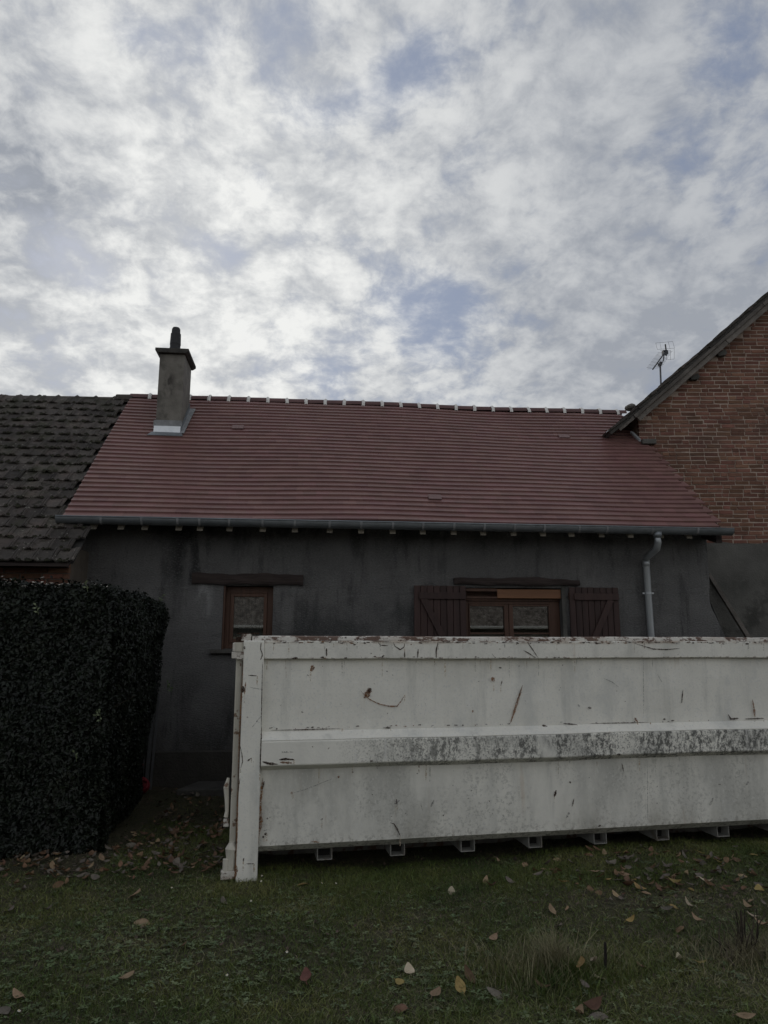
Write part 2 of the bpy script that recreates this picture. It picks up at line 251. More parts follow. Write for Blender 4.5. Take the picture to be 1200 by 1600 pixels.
    M['antenna_thin'] = mat('antenna_thin', [(.3, (.30, .31, .33)), (.7, (.36, .37, .39))], 10, 3, rough=.5, metal=.4, bump=0)
    M['daisy'] = mat('daisy', [(.3, (.62, .62, .58)), (.7, (.78, .78, .74))], 10, 3, bump=0)
    M['daisy_eye'] = mat('daisy_eye', [(.3, (.5, .33, .04)), (.7, (.6, .4, .06))], 10, 3, bump=0)
    M['char'] = mat('char', [(.3, (.010, .008, .007)), (.7, (.028, .022, .018))], 30, 5, bump=.8, bscale=90)
    M['barn_wall'] = mat('barn_wall', [(.3, (.34, .31, .26)), (.7, (.5, .46, .39))], 2, 7, bump=.6)
    M['barn_roof'] = mat('barn_roof', [(.38, (.07, .058, .05)), (.5, (.26, .22, .19)), (.62, (.52, .47, .42))], 5, 9, .8, bump=.8, bscale=20, bdist=.03, per=.3)
    # glass: thin double glazing, clear with a mirror part
    m = bpy.data.materials.new('glass'); m.use_nodes = True; N = NT(m.node_tree); N.n.clear()
    out = N.new('ShaderNodeOutputMaterial'); tr = N.new('ShaderNodeBsdfTransparent', {'Color': (.72, .75, .74)}); gl = N.new('ShaderNodeBsdfGlossy', {'Color': (.9, .92, .92), 'Roughness': .015})
    pos = N.new('ShaderNodeNewGeometry').outputs['Position']
    fr = N.m('ADD', .065, N.m('MULTIPLY', N.new('ShaderNodeFresnel', {'IOR': 1.5}).outputs[0], .9), clamp=True)
    mx = N.new('ShaderNodeMixShader', {0: fr, 1: tr.outputs[0], 2: gl.outputs[0]}); N.l.new(mx.outputs[0], out.inputs[0]); M['glass'] = m
mats()

# ------------------------------------------------------------------ mesh helpers
def tag(o, label=None, cat=None, group=None, kind=None):
    if label: o['label'] = label
    if cat: o['category'] = cat
    if group: o['group'] = group
    if kind: o['kind'] = kind
    return o
def link(name, me, parent=None, loc=None, rot=None):
    o = bpy.data.objects.new(name, me); COL.objects.link(o)
    if parent: o.parent = parent
    if loc is not None: o.location = loc
    if rot is not None: o.rotation_euler = rot
    return o
def thing(name, label, cat, loc=(0, 0, 0), rotz=0.0, group=None):
    o = link(name, None, None, loc, (0, 0, rotz)); o.empty_display_size = .2
    return tag(o, label, cat, group)
class MB:
    def __init__(s): s.V = []; s.F = []
    def add(s, vs, fs):
        b = len(s.V); s.V += [tuple(v) for v in vs]; s.F += [tuple(i+b for i in f) for f in fs]; return s
    def box(s, x0, x1, y0, y1, z0, z1):
        return s.add([(x0, y0, z0), (x1, y0, z0), (x1, y1, z0), (x0, y1, z0), (x0, y0, z1), (x1, y0, z1), (x1, y1, z1), (x0, y1, z1)],
                     [(0, 3, 2, 1), (4, 5, 6, 7), (0, 1, 5, 4), (1, 2, 6, 5), (2, 3, 7, 6), (3, 0, 4, 7)])
    def hexa(s, P):       # eight corners in box order
        return s.add(P, [(0, 3, 2, 1), (4, 5, 6, 7), (0, 1, 5, 4), (1, 2, 6, 5), (2, 3, 7, 6), (3, 0, 4, 7)])
    def prism_x(s, poly, x0, x1):      # poly of (y, z) counter-clockwise seen from -x... closed both ends
        n = len(poly)
        return s.add([(x0, y, z) for y, z in poly]+[(x1, y, z) for y, z in poly],
                     [tuple(range(n))[::-1], tuple(range(n, 2*n))]+[(i, (i+1) % n, n+(i+1) % n, n+i) for i in range(n)])
    def prism_y(s, poly, y0, y1):      # poly of (x, z)
        n = len(poly)
        return s.add([(x, y0, z) for x, z in poly]+[(x, y1, z) for x, z in poly],
                     [tuple(range(n)), tuple(range(n, 2*n))[::-1]]+[((i+1) % n, i, n+i, n+(i+1) % n) for i in range(n)])
    def tube(s, pts, r, n=8, cap=True):
        pts = [Vector(p) for p in pts]; rs = r if isinstance(r, (list, tuple)) else [r]*len(pts)
        rings = []; up = Vector((0, 0, 1))
        for i, p in enumerate(pts):
            t = (pts[min(i+1, len(pts)-1)]-pts[max(i-1, 0)]).normalized()
            a = t.cross(up if abs(t.z) < .95 else Vector((1, 0, 0))).normalized(); b = t.cross(a)
            rings.append([p+(a*cos(2*pi*k/n)+b*sin(2*pi*k/n))*rs[i] for k in range(n)])
        base = len(s.V); s.V += [tuple(v) for R in rings for v in R]
        for i in range(len(pts)-1):
            for k in range(n):
                s.F.append((base+i*n+k, base+i*n+(k+1) % n, base+(i+1)*n+(k+1) % n, base+(i+1)*n+k))
        if cap:
            s.F.append(tuple(base+k for k in range(n))[::-1]); s.F.append(tuple(base+(len(pts)-1)*n+k for k in range(n)))
        return s
    def grid(s, fn, nu, nv):
        b = len(s.V)
        for j in range(nv+1):
            for i in range(nu+1): s.V.append(tuple(fn(i/nu, j/nv)))
        for j in range(nv):
            for i in range(nu):
                a = b+j*(nu+1)+i; s.F.append((a, a+1, a+nu+2, a+nu+1))
        return s
    def mesh(s, name, m, smooth=False, org=(0, 0, 0)):
        me = bpy.data.meshes.new(name)
        me.from_pydata([(v[0]-org[0], v[1]-org[1], v[2]-org[2]) for v in s.V], [], s.F); me.validate()
        bm = bmesh.new(); bm.from_mesh(me); bmesh.ops.recalc_face_normals(bm, faces=bm.faces); bm.to_mesh(me); bm.free()
        if smooth:
            for p in me.polygons: p.use_smooth = True
        me.materials.append(M[m]); return me
    def build(s, name, m, parent=None, org=(0, 0, 0), smooth=False, bevel=0.0, loc=None, rot=None):
        o = link(name, s.mesh(name, m, smooth, org), parent, loc, rot)
        if bevel:
            b = o.modifiers.new('bevel', 'BEVEL'); b.width = bevel; b.segments = 2; b.limit_method = 'ANGLE'; b.angle_limit = radians(40)
        return o
def fast(name, m, V, T, rnd=None, parent=None, smooth=False):
    V = np.ascontiguousarray(V, dtype=np.float32); T = np.ascontiguousarray(T, dtype=np.int32)
    me = bpy.data.meshes.new(name); me.vertices.add(len(V)); me.vertices.foreach_set('co', V.ravel())
    k = T.shape[1]; me.loops.add(T.size); me.loops.foreach_set('vertex_index', T.ravel())
    me.polygons.add(len(T)); me.polygons.foreach_set('loop_start', np.arange(0, T.size, k, dtype=np.int32))
    try: me.polygons.foreach_set('loop_total', np.full(len(T), k, dtype=np.int32))
    except Exception: pass
    if rnd is not None:
        a = me.attributes.new('rnd', 'FLOAT', 'POINT'); a.data.foreach_set('value', np.ascontiguousarray(rnd, dtype=np.float32))
    me.update(); me.validate(); me.materials.append(M[m])
    me.polygons.foreach_set('use_smooth', np.full(len(T), bool(smooth)))
    return link(name, me, parent)
def merge_copies(verts, faces, mats4):     # many copies of one small mesh -> arrays (one object)
    v = np.array(verts); f = np.array(faces); n = len(v); Vs = []; Fs = []; R = []
    for i, m in enumerate(mats4):
        m = np.array(m); Vs.append(v@m[:3, :3].T+m[:3, 3]); Fs.append(f+i*n); R.append(np.full(n, random.random()))
    return np.concatenate(Vs), np.concatenate(Fs), np.concatenate(R)

# ------------------------------------------------------------------ ground
def gz(x, y):
    return .018*np.sin(1.7*x+.6*y)+.014*np.sin(2.9*y-1.1*x+1)+.010*np.sin(5.3*x+2.2)*np.sin(4.7*y)+.006*np.sin(11*x+3*y)
def ground():
    xs = np.concatenate([np.linspace(-300, -9, 14)[:-1], np.linspace(-9, 11, 161), np.linspace(11, 300, 14)[1:]])
    ys = np.concatenate([np.linspace(-300, -1, 14)[:-1], np.linspace(-1, 14, 141), np.linspace(14, 400, 14)[1:]])
    X, Y = np.meshgrid(xs, ys); fade = ((X > -9) & (X < 11) & (Y > -1) & (Y < 14))
    Z = np.where(fade, gz(X, Y)+rng.normal(0, .004, X.shape), 0)-.01
    V = np.stack([X, Y, Z], -1).reshape(-1, 3); nx = len(xs)
    i, j = np.meshgrid(np.arange(nx-1), np.arange(len(ys)-1)); a = (j*nx+i).ravel()
    tag(fast('ground', 'ground', V, np.stack([a, a+1, a+nx+1, a+nx], -1), smooth=True), kind='structure')
ground()

# ------------------------------------------------------------------ the low cottage
D = 8.9; SL = radians(42.5); RY0 = 8.5; RZ0 = 3.10; XL = -2.905; XR = 5.25; RIDGE_Y = 11.16
def wave(x, s):      # the old carpentry under the new tiles is not flat
    return .010*sin(1.15*x+.6)+.006*sin(2.3*x+1.3*s)-.016*exp(-((x-2.2)/1.4)**2)*(s/3.6)+.006*sin(.9*s+x*.5)
def roofpt(x, s, n=0.0):      # x, distance up the slope from the eave, distance above the surface
    n += wave(x, s); return Vector((x, RY0+s*cos(SL)-n*sin(SL), RZ0+s*sin(SL)+n*cos(SL)))
ORG = Vector((1.15, 10.8, 0))
cot = thing('cottage', 'low cottage with dark grey rendered wall and new red tiled roof', 'house', ORG)

def cottage_walls():
    xs = [-2.9, -1.075, -.47, 1.945, 3.205, 99]; zs = [-.1, .35, 1.15, 1.56, 1.76, 2.2, 2.335, 2.60, 3.22]
    def xr(z): return 5.22 if z >= 2.2 else (5.20+(2.2-z)/.44*.15 if z > 1.76 else 5.35+(1.76-z)*.30)
    def X(i, z): return xr(z) if xs[i] == 99 else xs[i]
    def hole(i, j): 
        zc = (zs[j]+zs[j+1])/2
        return (i == 1 and 1.56 < zc < 2.335) or (i == 3 and 1.15 < zc < 2.335)
    mb = MB()
    for i in range(5):
        for j in range(len(zs)-1):
            if hole(i, j): continue
            P = []
            for yy in (D, D+.38):
                pass
            a, b = zs[j], zs[j+1]
            n = 10 if i in (0, 2, 4) else 4
            for yy in (D, D+.38):
                mb.grid(lambda u, v: (X(i, a+(b-a)*v)*(1-u)+X(i+1, a+(b-a)*v)*u, yy, a+(b-a)*v), n, 4)
    for (x0, x1, z0, z1) in ((-1.075, -.47, 1.56, 2.335), (1.945, 3.205, 1.15, 2.335)):
        mb.add([(x0, D, z0), (x0, D+.38, z0), (x0, D+.38, z1), (x0, D, z1)], [(0, 1, 2, 3)]); mb.add([(x1, D, z0), (x1, D+.38, z0), (x1, D+.38, z1), (x1, D, z1)], [(3, 2, 1, 0)])
        mb.add([(x0, D, z0), (x0, D+.38, z0), (x1, D+.38, z0), (x1, D, z0)], [(3, 2, 1, 0)]); mb.add([(x0, D, z1), (x0, D+.38, z1), (x1, D+.38, z1), (x1, D, z1)], [(0, 1, 2, 3)])
    for j in range(len(zs)-1):
        a, b = zs[j], zs[j+1]; mb.add([(xr(a), D, a), (xr(a), D+.38, a), (xr(b), D+.38, b), (xr(b), D, b)], [(0, 1, 2, 3)])
        mb.add([(-2.9, D, a), (-2.9, D+.38, a), (-2.9, D+.38, b), (-2.9, D, b)], [(3, 2, 1, 0)])
    me = bpy.data.meshes.new('wall'); me.from_pydata([tuple(Vector(v)-ORG) for v in mb.V], [], mb.F)
    bm = bmesh.new(); bm.from_mesh(me); bmesh.ops.remove_doubles(bm, verts=bm.verts, dist=1e-4)
    for v in bm.verts:
        if abs(v.co.y-(D-ORG.y)) < .01: v.co.y += .006*sin(2.3*v.co.x+1.7*v.co.z)+random.gauss(0, .0022)
        if v.co.x > 3.9: v.co.x += .012*sin(5*v.co.z)+.008*sin(11*v.co.z)
    bmesh.ops.recalc_face_normals(bm, faces=bm.faces); bm.to_mesh(me); bm.free(); me.materials.append(M['facade'])
    w = link('wall', me, cot)
    back = MB()
    back.prism_x([(D+.39, -.1), (13.2, -.1), (13.2, 3.2), (RIDGE_Y, 5.35), (D+.39, 3.3)], -2.88, -2.6)
    back.prism_x([(D+.39, -.1), (13.2, -.1), (13.2, 3.2), (RIDGE_Y, 5.35), (D+.39, 3.3)], 4.85, 5.12)
    back.box(-2.6, 4.85, 12.9, 13.2, -.1, 3.2); back.box(-2.6, 4.85, D+.4, 12.9, 2.75, 2.9)
    back.build('rear_wall', 'dark_room', cot, ORG)
    # plinth band, butted 2 cm proud of the render
    MB().grid(lambda u, v: (-2.9+u*3.9, D-.022+.004*sin(9*u)+random.gauss(0, .0015), -.05+.43*v), 40, 4).add([(-2.9, D-.022, .38), (1.0, D-.022, .38), (1.0, D+.01, .40), (-2.9, D+.01, .40)], [(0, 1, 2, 3)]).build('plinth', 'plinth', cot, ORG)
cottage_walls()

def lintel(x0, x1, z0, z1, proud, sag, m='wood_dark'):
    mb = MB(); n = 18
    def sec(u):
        x = x0+(x1-x0)*u; e = .006*sin(17*u)+.004*sin(41*u); return x, z0+e-sag*sin(pi*u)*.3, z1+.008*sin(11*u+1)+.005*sin(31*u)-sag*(1-sin(pi*u))
    for y in (D-proud, D+.02):
        mb.grid(lambda u, v: (sec(u)[0], y+(.006*sin(23*u+5*v) if y < D else 0)+(.008 if v in (0, 1) and y < D else 0), sec(u)[1]+(sec(u)[2]-sec(u)[1])*v), n, 4)
    k = (n+1)*5
    for i in range(n): mb.F += [(i+1, i, k+i, k+i+1), (4*(n+1)+i, 4*(n+1)+i+1, k+4*(n+1)+i+1, k+4*(n+1)+i)]
    for j in range(4): mb.F += [(j*(n+1), (j+1)*(n+1), k+(j+1)*(n+1), k+j*(n+1)), ((j+1)*(n+1)+n, j*(n+1)+n, k+j*(n+1)+n, k+(j+1)*(n+1)+n)]
    return mb
o = lintel(-1.457, -.105, 2.348, 2.478, .05, 0).build('lintel', 'wood_dark', cot, ORG); o['label'] = 'cracked dark timber lintel over the small window'
o = lintel(1.79, 3.43, 2.372, 2.462, .06, .02).build('lintel', 'wood_dark', cot, ORG); o['label'] = 'bowed dark timber lintel over the wide window'
MB().tube([(-.19, D-.056, 2.40), (-.19, D-.03, 2.40)], .008, 8).build('bolt', 'rust_dark', cot, ORG)

def windows():
    # small window
    w = MB(); y0, y1 = D+.12, D+.18
    w.box(-1.07, -1.00, y0, y1, 1.563, 2.33); w.box(-.545, -.475, y0, y1, 1.563, 2.33); w.box(-1.00, -.545, y0, y1, 2.25, 2.33); w.box(-1.00, -.545, y0, y1, 1.563, 1.64)
    win = w.build('window', 'wood_frame', cot, ORG, bevel=.004); win['label'] = 'small brown wooden window with curtain'
    s = MB(); s.box(-.998, -.955, y0-.012, y1-.012, 1.642, 2.248); s.box(-.59, -.547, y0-.012, y1-.012, 1.642, 2.248); s.box(-.955, -.59, y0-.012, y1-.012, 2.205, 2.248); s.box(-.955, -.59, y0-.012, y1-.012, 1.642, 1.69)
    s.build('casement', 'wood_frame', win, ORG, bevel=.004)
    MB().box(-.957, -.588, D+.140, D+.146, 1.688, 2.207).build('pane', 'glass', win, ORG)
    MB().grid(lambda u, v: (-.96+.38*u, D+.24+.018*sin(u*34)+.008*sin(u*80), 1.62+.6*v), 60, 3).build('curtain', 'curtain', win, ORG, smooth=True)
    MB().grid(lambda u, v: (-1.07+.09*u, D+.115-.115*(1-v) if False else D+.118, 1.563+.767*v), 1, 1)
    # reveal posts in wood, seen in the left reveal
    MB().box(-1.072, -1.052, D+.004, D+.118, 1.565, 2.33).build('reveal_board', 'wood_frame', win, ORG)
    sl = MB().hexa([(-1.20, D-.075, 1.515), (-.36, D-.075, 1.515), (-.36, D+.11, 1.53), (-1.20, D+.11, 1.53), (-1.20, D-.075, 1.556), (-.36, D-.075, 1.556), (-.36, D+.11, 1.572), (-1.20, D+.11, 1.572)])
    sl.build('sill', 'stone', win, ORG, bevel=.005)
    # wide window
    y0, y1 = D+.10, D+.17; x0, x1 = 1.95, 3.20
    w = MB(); w.box(x0, x0+.05, y0, y1, 1.155, 2.17); w.box(x1-.13, x1, y0, y1, 1.155, 2.17); w.box(x0+.05, x1-.13, y0, y1, 2.13, 2.17); w.box(x0+.05, x1-.13, y0, y1, 1.155, 1.22)
    win = w.build('window', 'wood_frame', cot, ORG, bevel=.004); win['label'] = 'wide brown two-leaf window mirroring a tiled roof'
    xm = 2.52
    for a, b in ((x0+.052, xm-.003), (xm+.003, x1-.132)):
        s = MB(); ya, yb = y0-.015, y1-.015
        la = .012 if a < 2.1 else .055; rb = .055 if a < 2.1 else .016
        s.box(a, a+la, ya, yb, 1.222, 2.128); s.box(b-rb, b, ya, yb, 1.222, 2.128); s.box(a+la, b-rb, ya, yb, 2.105, 2.128); s.box(a+la, b-rb, ya, yb, 1.222, 1.29)
        s.build('casement', 'wood_frame', win, ORG, bevel=.004)
        MB().box(a+la-.002, b-rb+.002, y0+.02, y0+.026, 1.288, 2.107).build('pane', 'glass', win, ORG)
        MB().box(a+la, b-rb, y0+.012, y0+.030, 1.752, 1.772).build('glazing_bar', 'wood_frame', win, ORG)
    # roller shutter box with its half open flap
    bx = MB(); bx.box(x0+.002, x1-.002, y0-.02, y1+.05, 2.172, 2.20); bx.box(x0+.002, x1-.002, y0+.09, y1+.09, 2.20, 2.332)
    bx.build('shutter_box', 'wood_frame', win, ORG)
    MB().box(2.36, x1-.004, D+.015, D+.035, 2.202, 2.318).build('box_front', 'wood_box', win, ORG, bevel=.004)
    MB().box(x0+.006, 2.358, D+.02, D+.035, 2.29, 2.325).build('box_rail', 'wood_frame', win, ORG)
    MB().box(x0+.006, 2.358, D+.02, D+.035, 2.203, 2.222).build('box_rail', 'wood_frame', win, ORG)
    MB().box(x1-.002, x1+.05, D-.012, D+.05, 1.15, 2.355).build('jamb_strip', 'render_old', win, ORG)
    # shutters
    for x0, x1, zt, dirn, name in ((1.275, 1.938, 2.352, 1, 'left'), (3.28, 3.938, 2.345, -1, 'right')):
        root = MB().box(x0+.02, x1-.02, D-.030, D-.018, 1.14, zt-.02).build('shutter', 'shutter', cot, ORG)
        root['label'] = 'dark brown board shutter with Z brace, %s of the wide window' % name
        n = 8; wd = (x1-x0)/n
        for i in range(n):
            MB().box(x0+i*wd+.003, x0+(i+1)*wd-.003, D-.058, D-.031, 1.12, zt-random.uniform(0, .004)).build('plank', 'shutter', root, ORG, bevel=.004)
        for z in (2.18, 1.25): MB().box(x0+.06, x1-.008, D-.084, D-.059, z, z+.085).build('ledger', 'shutter', root, ORG, bevel=.004)
        ax, bx_ = (x0+.12, x1-.12) if dirn > 0 else (x1-.12, x0+.12)
        MB().prism_y([(ax-.045, 2.178), (ax+.045, 2.178), (bx_+.045, 1.338), (bx_-.045, 1.338)], D-.083, D-.0595).build('brace', 'shutter', root, ORG, bevel=.004)
        hx = x1 if dirn > 0 else x0
        MB().tube([(hx, D-.05, 2.19), (hx, D-.05, 2.27)], .012, 8).build('hinge', 'rust_dark', root, ORG)
windows()

def cottage_roof():
    L = (RIDGE_Y-RY0)/cos(SL); rows = 31; gauge = (L-.10)/rows; tw = .168
    deck = MB().grid(lambda u, v: roofpt(XL+.03+(XR-XL-.06)*u, .02+(L-.04)*v, -.035), 40, 12)
    def rp(u, v): p = roofpt(XL+.03+(XR-XL-.06)*u, .02+(L-.04)*v, -.035); return (p.x, 2*RIDGE_Y-p.y, p.z)
    deck.grid(rp, 40, 12)
    roof = deck.build('roof', 'dark_room', cot, ORG)
    th = .0215; ln = gauge*2.0
    verts = [(-tw/2+.0004, 0, 0), (tw/2-.0004, 0, 0), (tw/2-.0004, ln, 0), (-tw/2+.0004, ln, 0), (-tw/2+.0004, .002, th), (tw/2-.0004, .002, th), (tw/2-.0004, ln, th), (-tw/2+.0004, ln, th)]
    faces = [(0, 3, 2, 1), (4, 5, 6, 7), (0, 1, 5, 4), (1, 2, 6, 5), (2, 3, 7, 6), (3, 0, 4, 7)]
    tilt = math.atan2(th*1.02, gauge*1.0)
    tm = MB().add(verts, faces).mesh('tile', 'tile_new'); half = MB().add([(v[0]*.5, v[1], v[2]) for v in verts], faces).mesh('half_tile', 'tile_new')
    full = []; n = 0
    for r in range(rows):
        off = tw/2 if r % 2 else 0
        k = int((XR-XL)/tw)+2
        for i in range(k):
            x = XL+tw/2+i*tw-off
            hf = False
            if x-tw/2 < XL-.001:
                if r % 2: x = XL+tw/4; hf = True
                else: continue
            if x+tw/2 > XR+.03: continue
            s = r*gauge-.03+random.gauss(0, .0004)
            p = roofpt(x, s, .012+abs(random.gauss(0, .0003))); dpx = roofpt(x+.05, s, .012)-roofpt(x-.05, s, .012)
            roll = -math.atan2(dpx.z*cos(SL)-dpx.y*sin(SL), .1)
            mtx = Matrix.Translation(p)@Matrix.Rotation(SL-tilt, 4, 'X')@Matrix.Rotation(roll+random.gauss(0, .0004), 4, 'Y')@Matrix.Rotation(random.gauss(0, .0015), 4, 'Z')
            # leave out what the chimney, the glass tiles and the lead take
            if n < 300:
                o = link('tile', half if hf else tm, roof); o.matrix_local = Matrix.Translation(-ORG)@mtx; n += 1
            else: full.append(((Matrix.Translation(-ORG)@mtx), hf))
    mm = [m@Matrix.Diagonal((.5 if h else 1, 1, 1, 1)) for m, h in full]
    V, F, R = merge_copies(verts, faces, mm)
    tag(fast('tile_courses', 'tile_new', V, F, R, roof), kind='stuff')
    # zinc-grey vent tiles
    for px, py in ((679, 781), (372, 671), (881, 683)):
        d = ray(px, py); t = (RZ0-tan(SL)*RY0-EYE)/(d[2]-tan(SL)*d[1]); p = _C+d*t; s = (p[1]-RY0)/cos(SL); a = MB()
        q = [roofpt(p[0]+dx, s+ds, nn) for nn in (.030, .042) for dx, ds in ((-.085, -.05), (.085, -.05), (.085, .06), (-.085, .06))]
        a.hexa(q).build('vent_tile', 'tile_vent', roof, ORG)
    # ridge
    topz = lambda x: RZ0+L*sin(SL)+wave(x, L)*cos(SL)-.01
    x = XL-.02; pitch = .309; i = 0
    while x < XR-.05:
        x1 = min(x+pitch, XR+.02)
        def half(u, v, r=.098, a=x, b=x1): 
            th_ = pi*(.02+.96*v); xx = a+(b-a)*u; return (xx, RIDGE_Y+.01-cos(th_)*r*1.12, topz(xx)-.055+sin(th_)*r*.98+.006*u)
        MB().grid(half, 2, 10).build('ridge_tile', 'tile_ridge', roof, ORG, smooth=True)
        if i > 0:
            def band(u, v, a=x): 
                th_ = pi*v; xx = a-.026+.052*u+.004*sin(9*v+i); r = .124+.004*sin(7*v+i)-.016*abs(u-.5)*2; return (xx, RIDGE_Y+.01-cos(th_)*r*1.16, topz(xx)-.075+sin(th_)*r*1.14)
            MB().grid(band, 4, 12).build('mortar_band', 'mortar_white', roof, ORG, smooth=True)
        x = x1; i += 1
    # gutter: half-round zinc with bead, joints, brackets
    gy, gz0, gr = RY0-.085, RZ0-.035, .075
    def gut(u, v): th_ = pi+pi*v; return (XL-.03+(XR-XL+.06)*u, gy+cos(th_)*gr, gz0+sin(th_)*gr-.012*u)
    g = MB().grid(gut, 30, 14).grid(lambda u, v: (gut(u, v)[0], gy+cos(pi+pi*v)*(gr-.004), gut(u, .0)[2]+sin(pi+pi*v)*(gr-.004)), 30, 14)
    gu = g.build('gutter', 'zinc', cot, ORG, smooth=True)
    MB().tube([(XL-.03, gy-gr, gz0+.004), (XR+.03, gy-gr, gz0-.008)], .009, 8).build('gutter_bead', 'zinc', gu, ORG, smooth=True)
    for xx in (XL-.032, XR+.032):
        MB().prism_x([(gy+cos(pi+pi*k/12)*gr*1.02, gz0-(.012 if xx > 0 else 0)+sin(pi+pi*k/12)*gr*1.02) for k in range(13)], xx-.002, xx+.002).build('end_cap', 'zinc', gu, ORG)
    bxs = [aty(px, 815, gy)[0] for px in (160, 223, 279, 313, 359, 411, 461, 515, 564, 613, 660, 708, 755, 802, 848, 902, 945, 1015, 1085)]
    for xx in bxs:
        MB().grid(lambda u, v: (xx-.014+.028*u, gy+cos(pi*1.0+pi*v)*(gr+.007), gz0-.012*(xx-XL)/8.2+sin(pi+pi*v)*(gr+.007)), 1, 14).build('gutter_bracket', 'lead', gu, ORG, smooth=True)
    # rafter ends under the eave
    for px in (147, 190, 227, 280, 313, 359, 411, 461, 515, 564, 613, 660, 708, 754, 801, 847, 891, 938, 983, 1030, 1074):
        xx = aty(px, 825, RY0+.03)[0]
        MB().hexa([(xx-.035, RY0-.005, RZ0-.155), (xx+.035, RY0-.005, RZ0-.155), (xx+.035, D+.02, RZ0+.19), (xx-.035, D+.02, RZ0+.19), (xx-.035, RY0-.005, RZ0-.05), (xx+.035, RY0-.005, RZ0-.05), (xx+.035, D+.02, RZ0+.30), (xx-.035, D+.02, RZ0+.30)]).build('rafter_end', 'rafter', cot, ORG)
    MB().hexa([(XL+.02, RY0, RZ0-.045), (XR-.02, RY0, RZ0-.045), (XR-.02, D+.05, RZ0+.33), (XL+.02, D+.05, RZ0+.33), (XL+.02, RY0, RZ0-.03), (XR-.02, RY0, RZ0-.03), (XR-.02, D+.05, RZ0+.345), (XL+.02, D+.05, RZ0+.345)]).build('soffit', 'wood_dark', cot, ORG)
    # verge boards
    MB().hexa([(5.16, RY0+.06, RZ0-.20), (5.24, RY0+.06, RZ0-.20), (5.24, D+.3, RZ0+.02), (5.16, D+.3, RZ0+.02), (5.16, RY0+.06, RZ0-.02), (5.24, RY0+.06, RZ0-.02), (5.24, D+.3, RZ0+.2), (5.16, D+.3, RZ0+.2)]).build('verge_bracket', 'wood_dark', cot, ORG)
    # downpipe
    xp = 4.33; pts = [(xp-.03, gy, gz0-.08), (xp-.03, gy, gz0-.19), (xp-.02, gy+.06, gz0-.26), (xp-.01, D-.12, gz0-.33), (xp, D-.075, gz0-.40), (xp, D-.072, .9), (xp, D-.072, .1)]
    dp = MB().tube(pts, .043, 14).build('downpipe', 'zinc_pipe', cot, ORG, smooth=True)
    MB().tube([(xp-.03, gy, gz0-.06), (xp-.03, gy, gz0-.13)], [.062, .050], 14).build('outlet', 'zinc', dp, ORG, smooth=True)
    MB().tube([(xp, D-.072, 2.62), (xp, D-.072, 2.70)], .048, 14).build('sleeve', 'zinc_pipe', dp, ORG, smooth=True)
    c = MB().tube([(xp, D-.072, 2.26), (xp, D-.072, 2.285)], .049, 14); c.box(xp-.075, xp+.075, D-.078, D-.066, 2.263, 2.283); c.build('pipe_clip', 'zinc_pipe', dp, ORG)
    # chimney
    x0, x1, y0, y1 = -2.305, -1.940, 10.20, 10.78
    ch = MB().box(x0, x1, y0, y1, 4.4, 5.865).build('chimney', 'cement', cot, ORG, bevel=.012)
    MB().prism_y([(x0-.015, 5.866), (x0-.06, 5.898), (x0-.06, 5.938), (x1+.06, 5.938), (x1+.06, 5.898), (x1+.015, 5.866)], y0-.055, y1+.055).build('chimney_cap', 'cement_dark', ch, ORG, bevel=.006)
    cx, cy = -2.14, 10.45
    pot = MB().tube([(cx, cy, 5.940), (cx, cy, 5.993), (cx, cy, 6.063), (cx, cy, 6.068), (cx, cy, 6.113), (cx, cy, 6.118), (cx, cy, 6.293), (cx, cy, 6.303), (cx, cy, 6.373), (cx, cy, 6.393)], [.092, .090, .082, .078, .078, .082, .076, .066, .062, .052], 20)
    pot.build('chimney_pot', 'pot', ch, ORG, smooth=False)
    def onroof(x, y, n): s = (y-RY0)/cos(SL); return roofpt(x, s, n)
    # flashing: upright skirt in lead, front apron in new zinc, step flashing up the side
    MB().box(x0-.025, x1+.012, y0-.016, y0-.002, 4.740, 4.835).build('flashing_skirt', 'lead', ch, ORG)
    MB().hexa([(x0-.012, y0-.062, 4.615), (x1+.0, y0-.062, 4.615), (x1+.0, y0-.03, 4.60), (x0-.012, y0-.03, 4.60), (x0-.012, y0-.034, 4.74), (x1+.0, y0-.034, 4.74), (x1+.0, y0-.016, 4.74), (x0-.012, y0-.016, 4.74)]).build('flashing_front', 'zinc_new', ch, ORG)
    ap = []
    for nn in (.034, .040):
        ap += [onroof(x0-.08, y0-.125, nn), onroof(x1+.06, y0-.125, nn), onroof(x1+.02, y0-.045, nn), onroof(x0-.03, y0-.045, nn)]
    MB().hexa(ap).build('flashing_apron', 'zinc', ch, ORG)
    sp = []
    for nn in (.036, .042): sp += [onroof(x1+.004, y0-.06, nn), onroof(x1+.06, y0-.06, nn), onroof(x1+.10, y1, nn), onroof(x1+.004, y1, nn)]
    MB().hexa(sp).build('side_flashing', 'lead', ch, ORG)
    MB().add([(x1+.003, y0-.04, 4.58), (x1+.010, y0-.04, 4.58), (x1+.010, y1, 5.16), (x1+.003, y1, 5.16), (x1+.003, y0-.04, 4.73), (x1+.010, y0-.04, 4.73), (x1+.010, y1, 5.31), (x1+.003, y1, 5.31)], faces).build('side_upstand', 'zinc', ch, ORG)
cottage_roof()

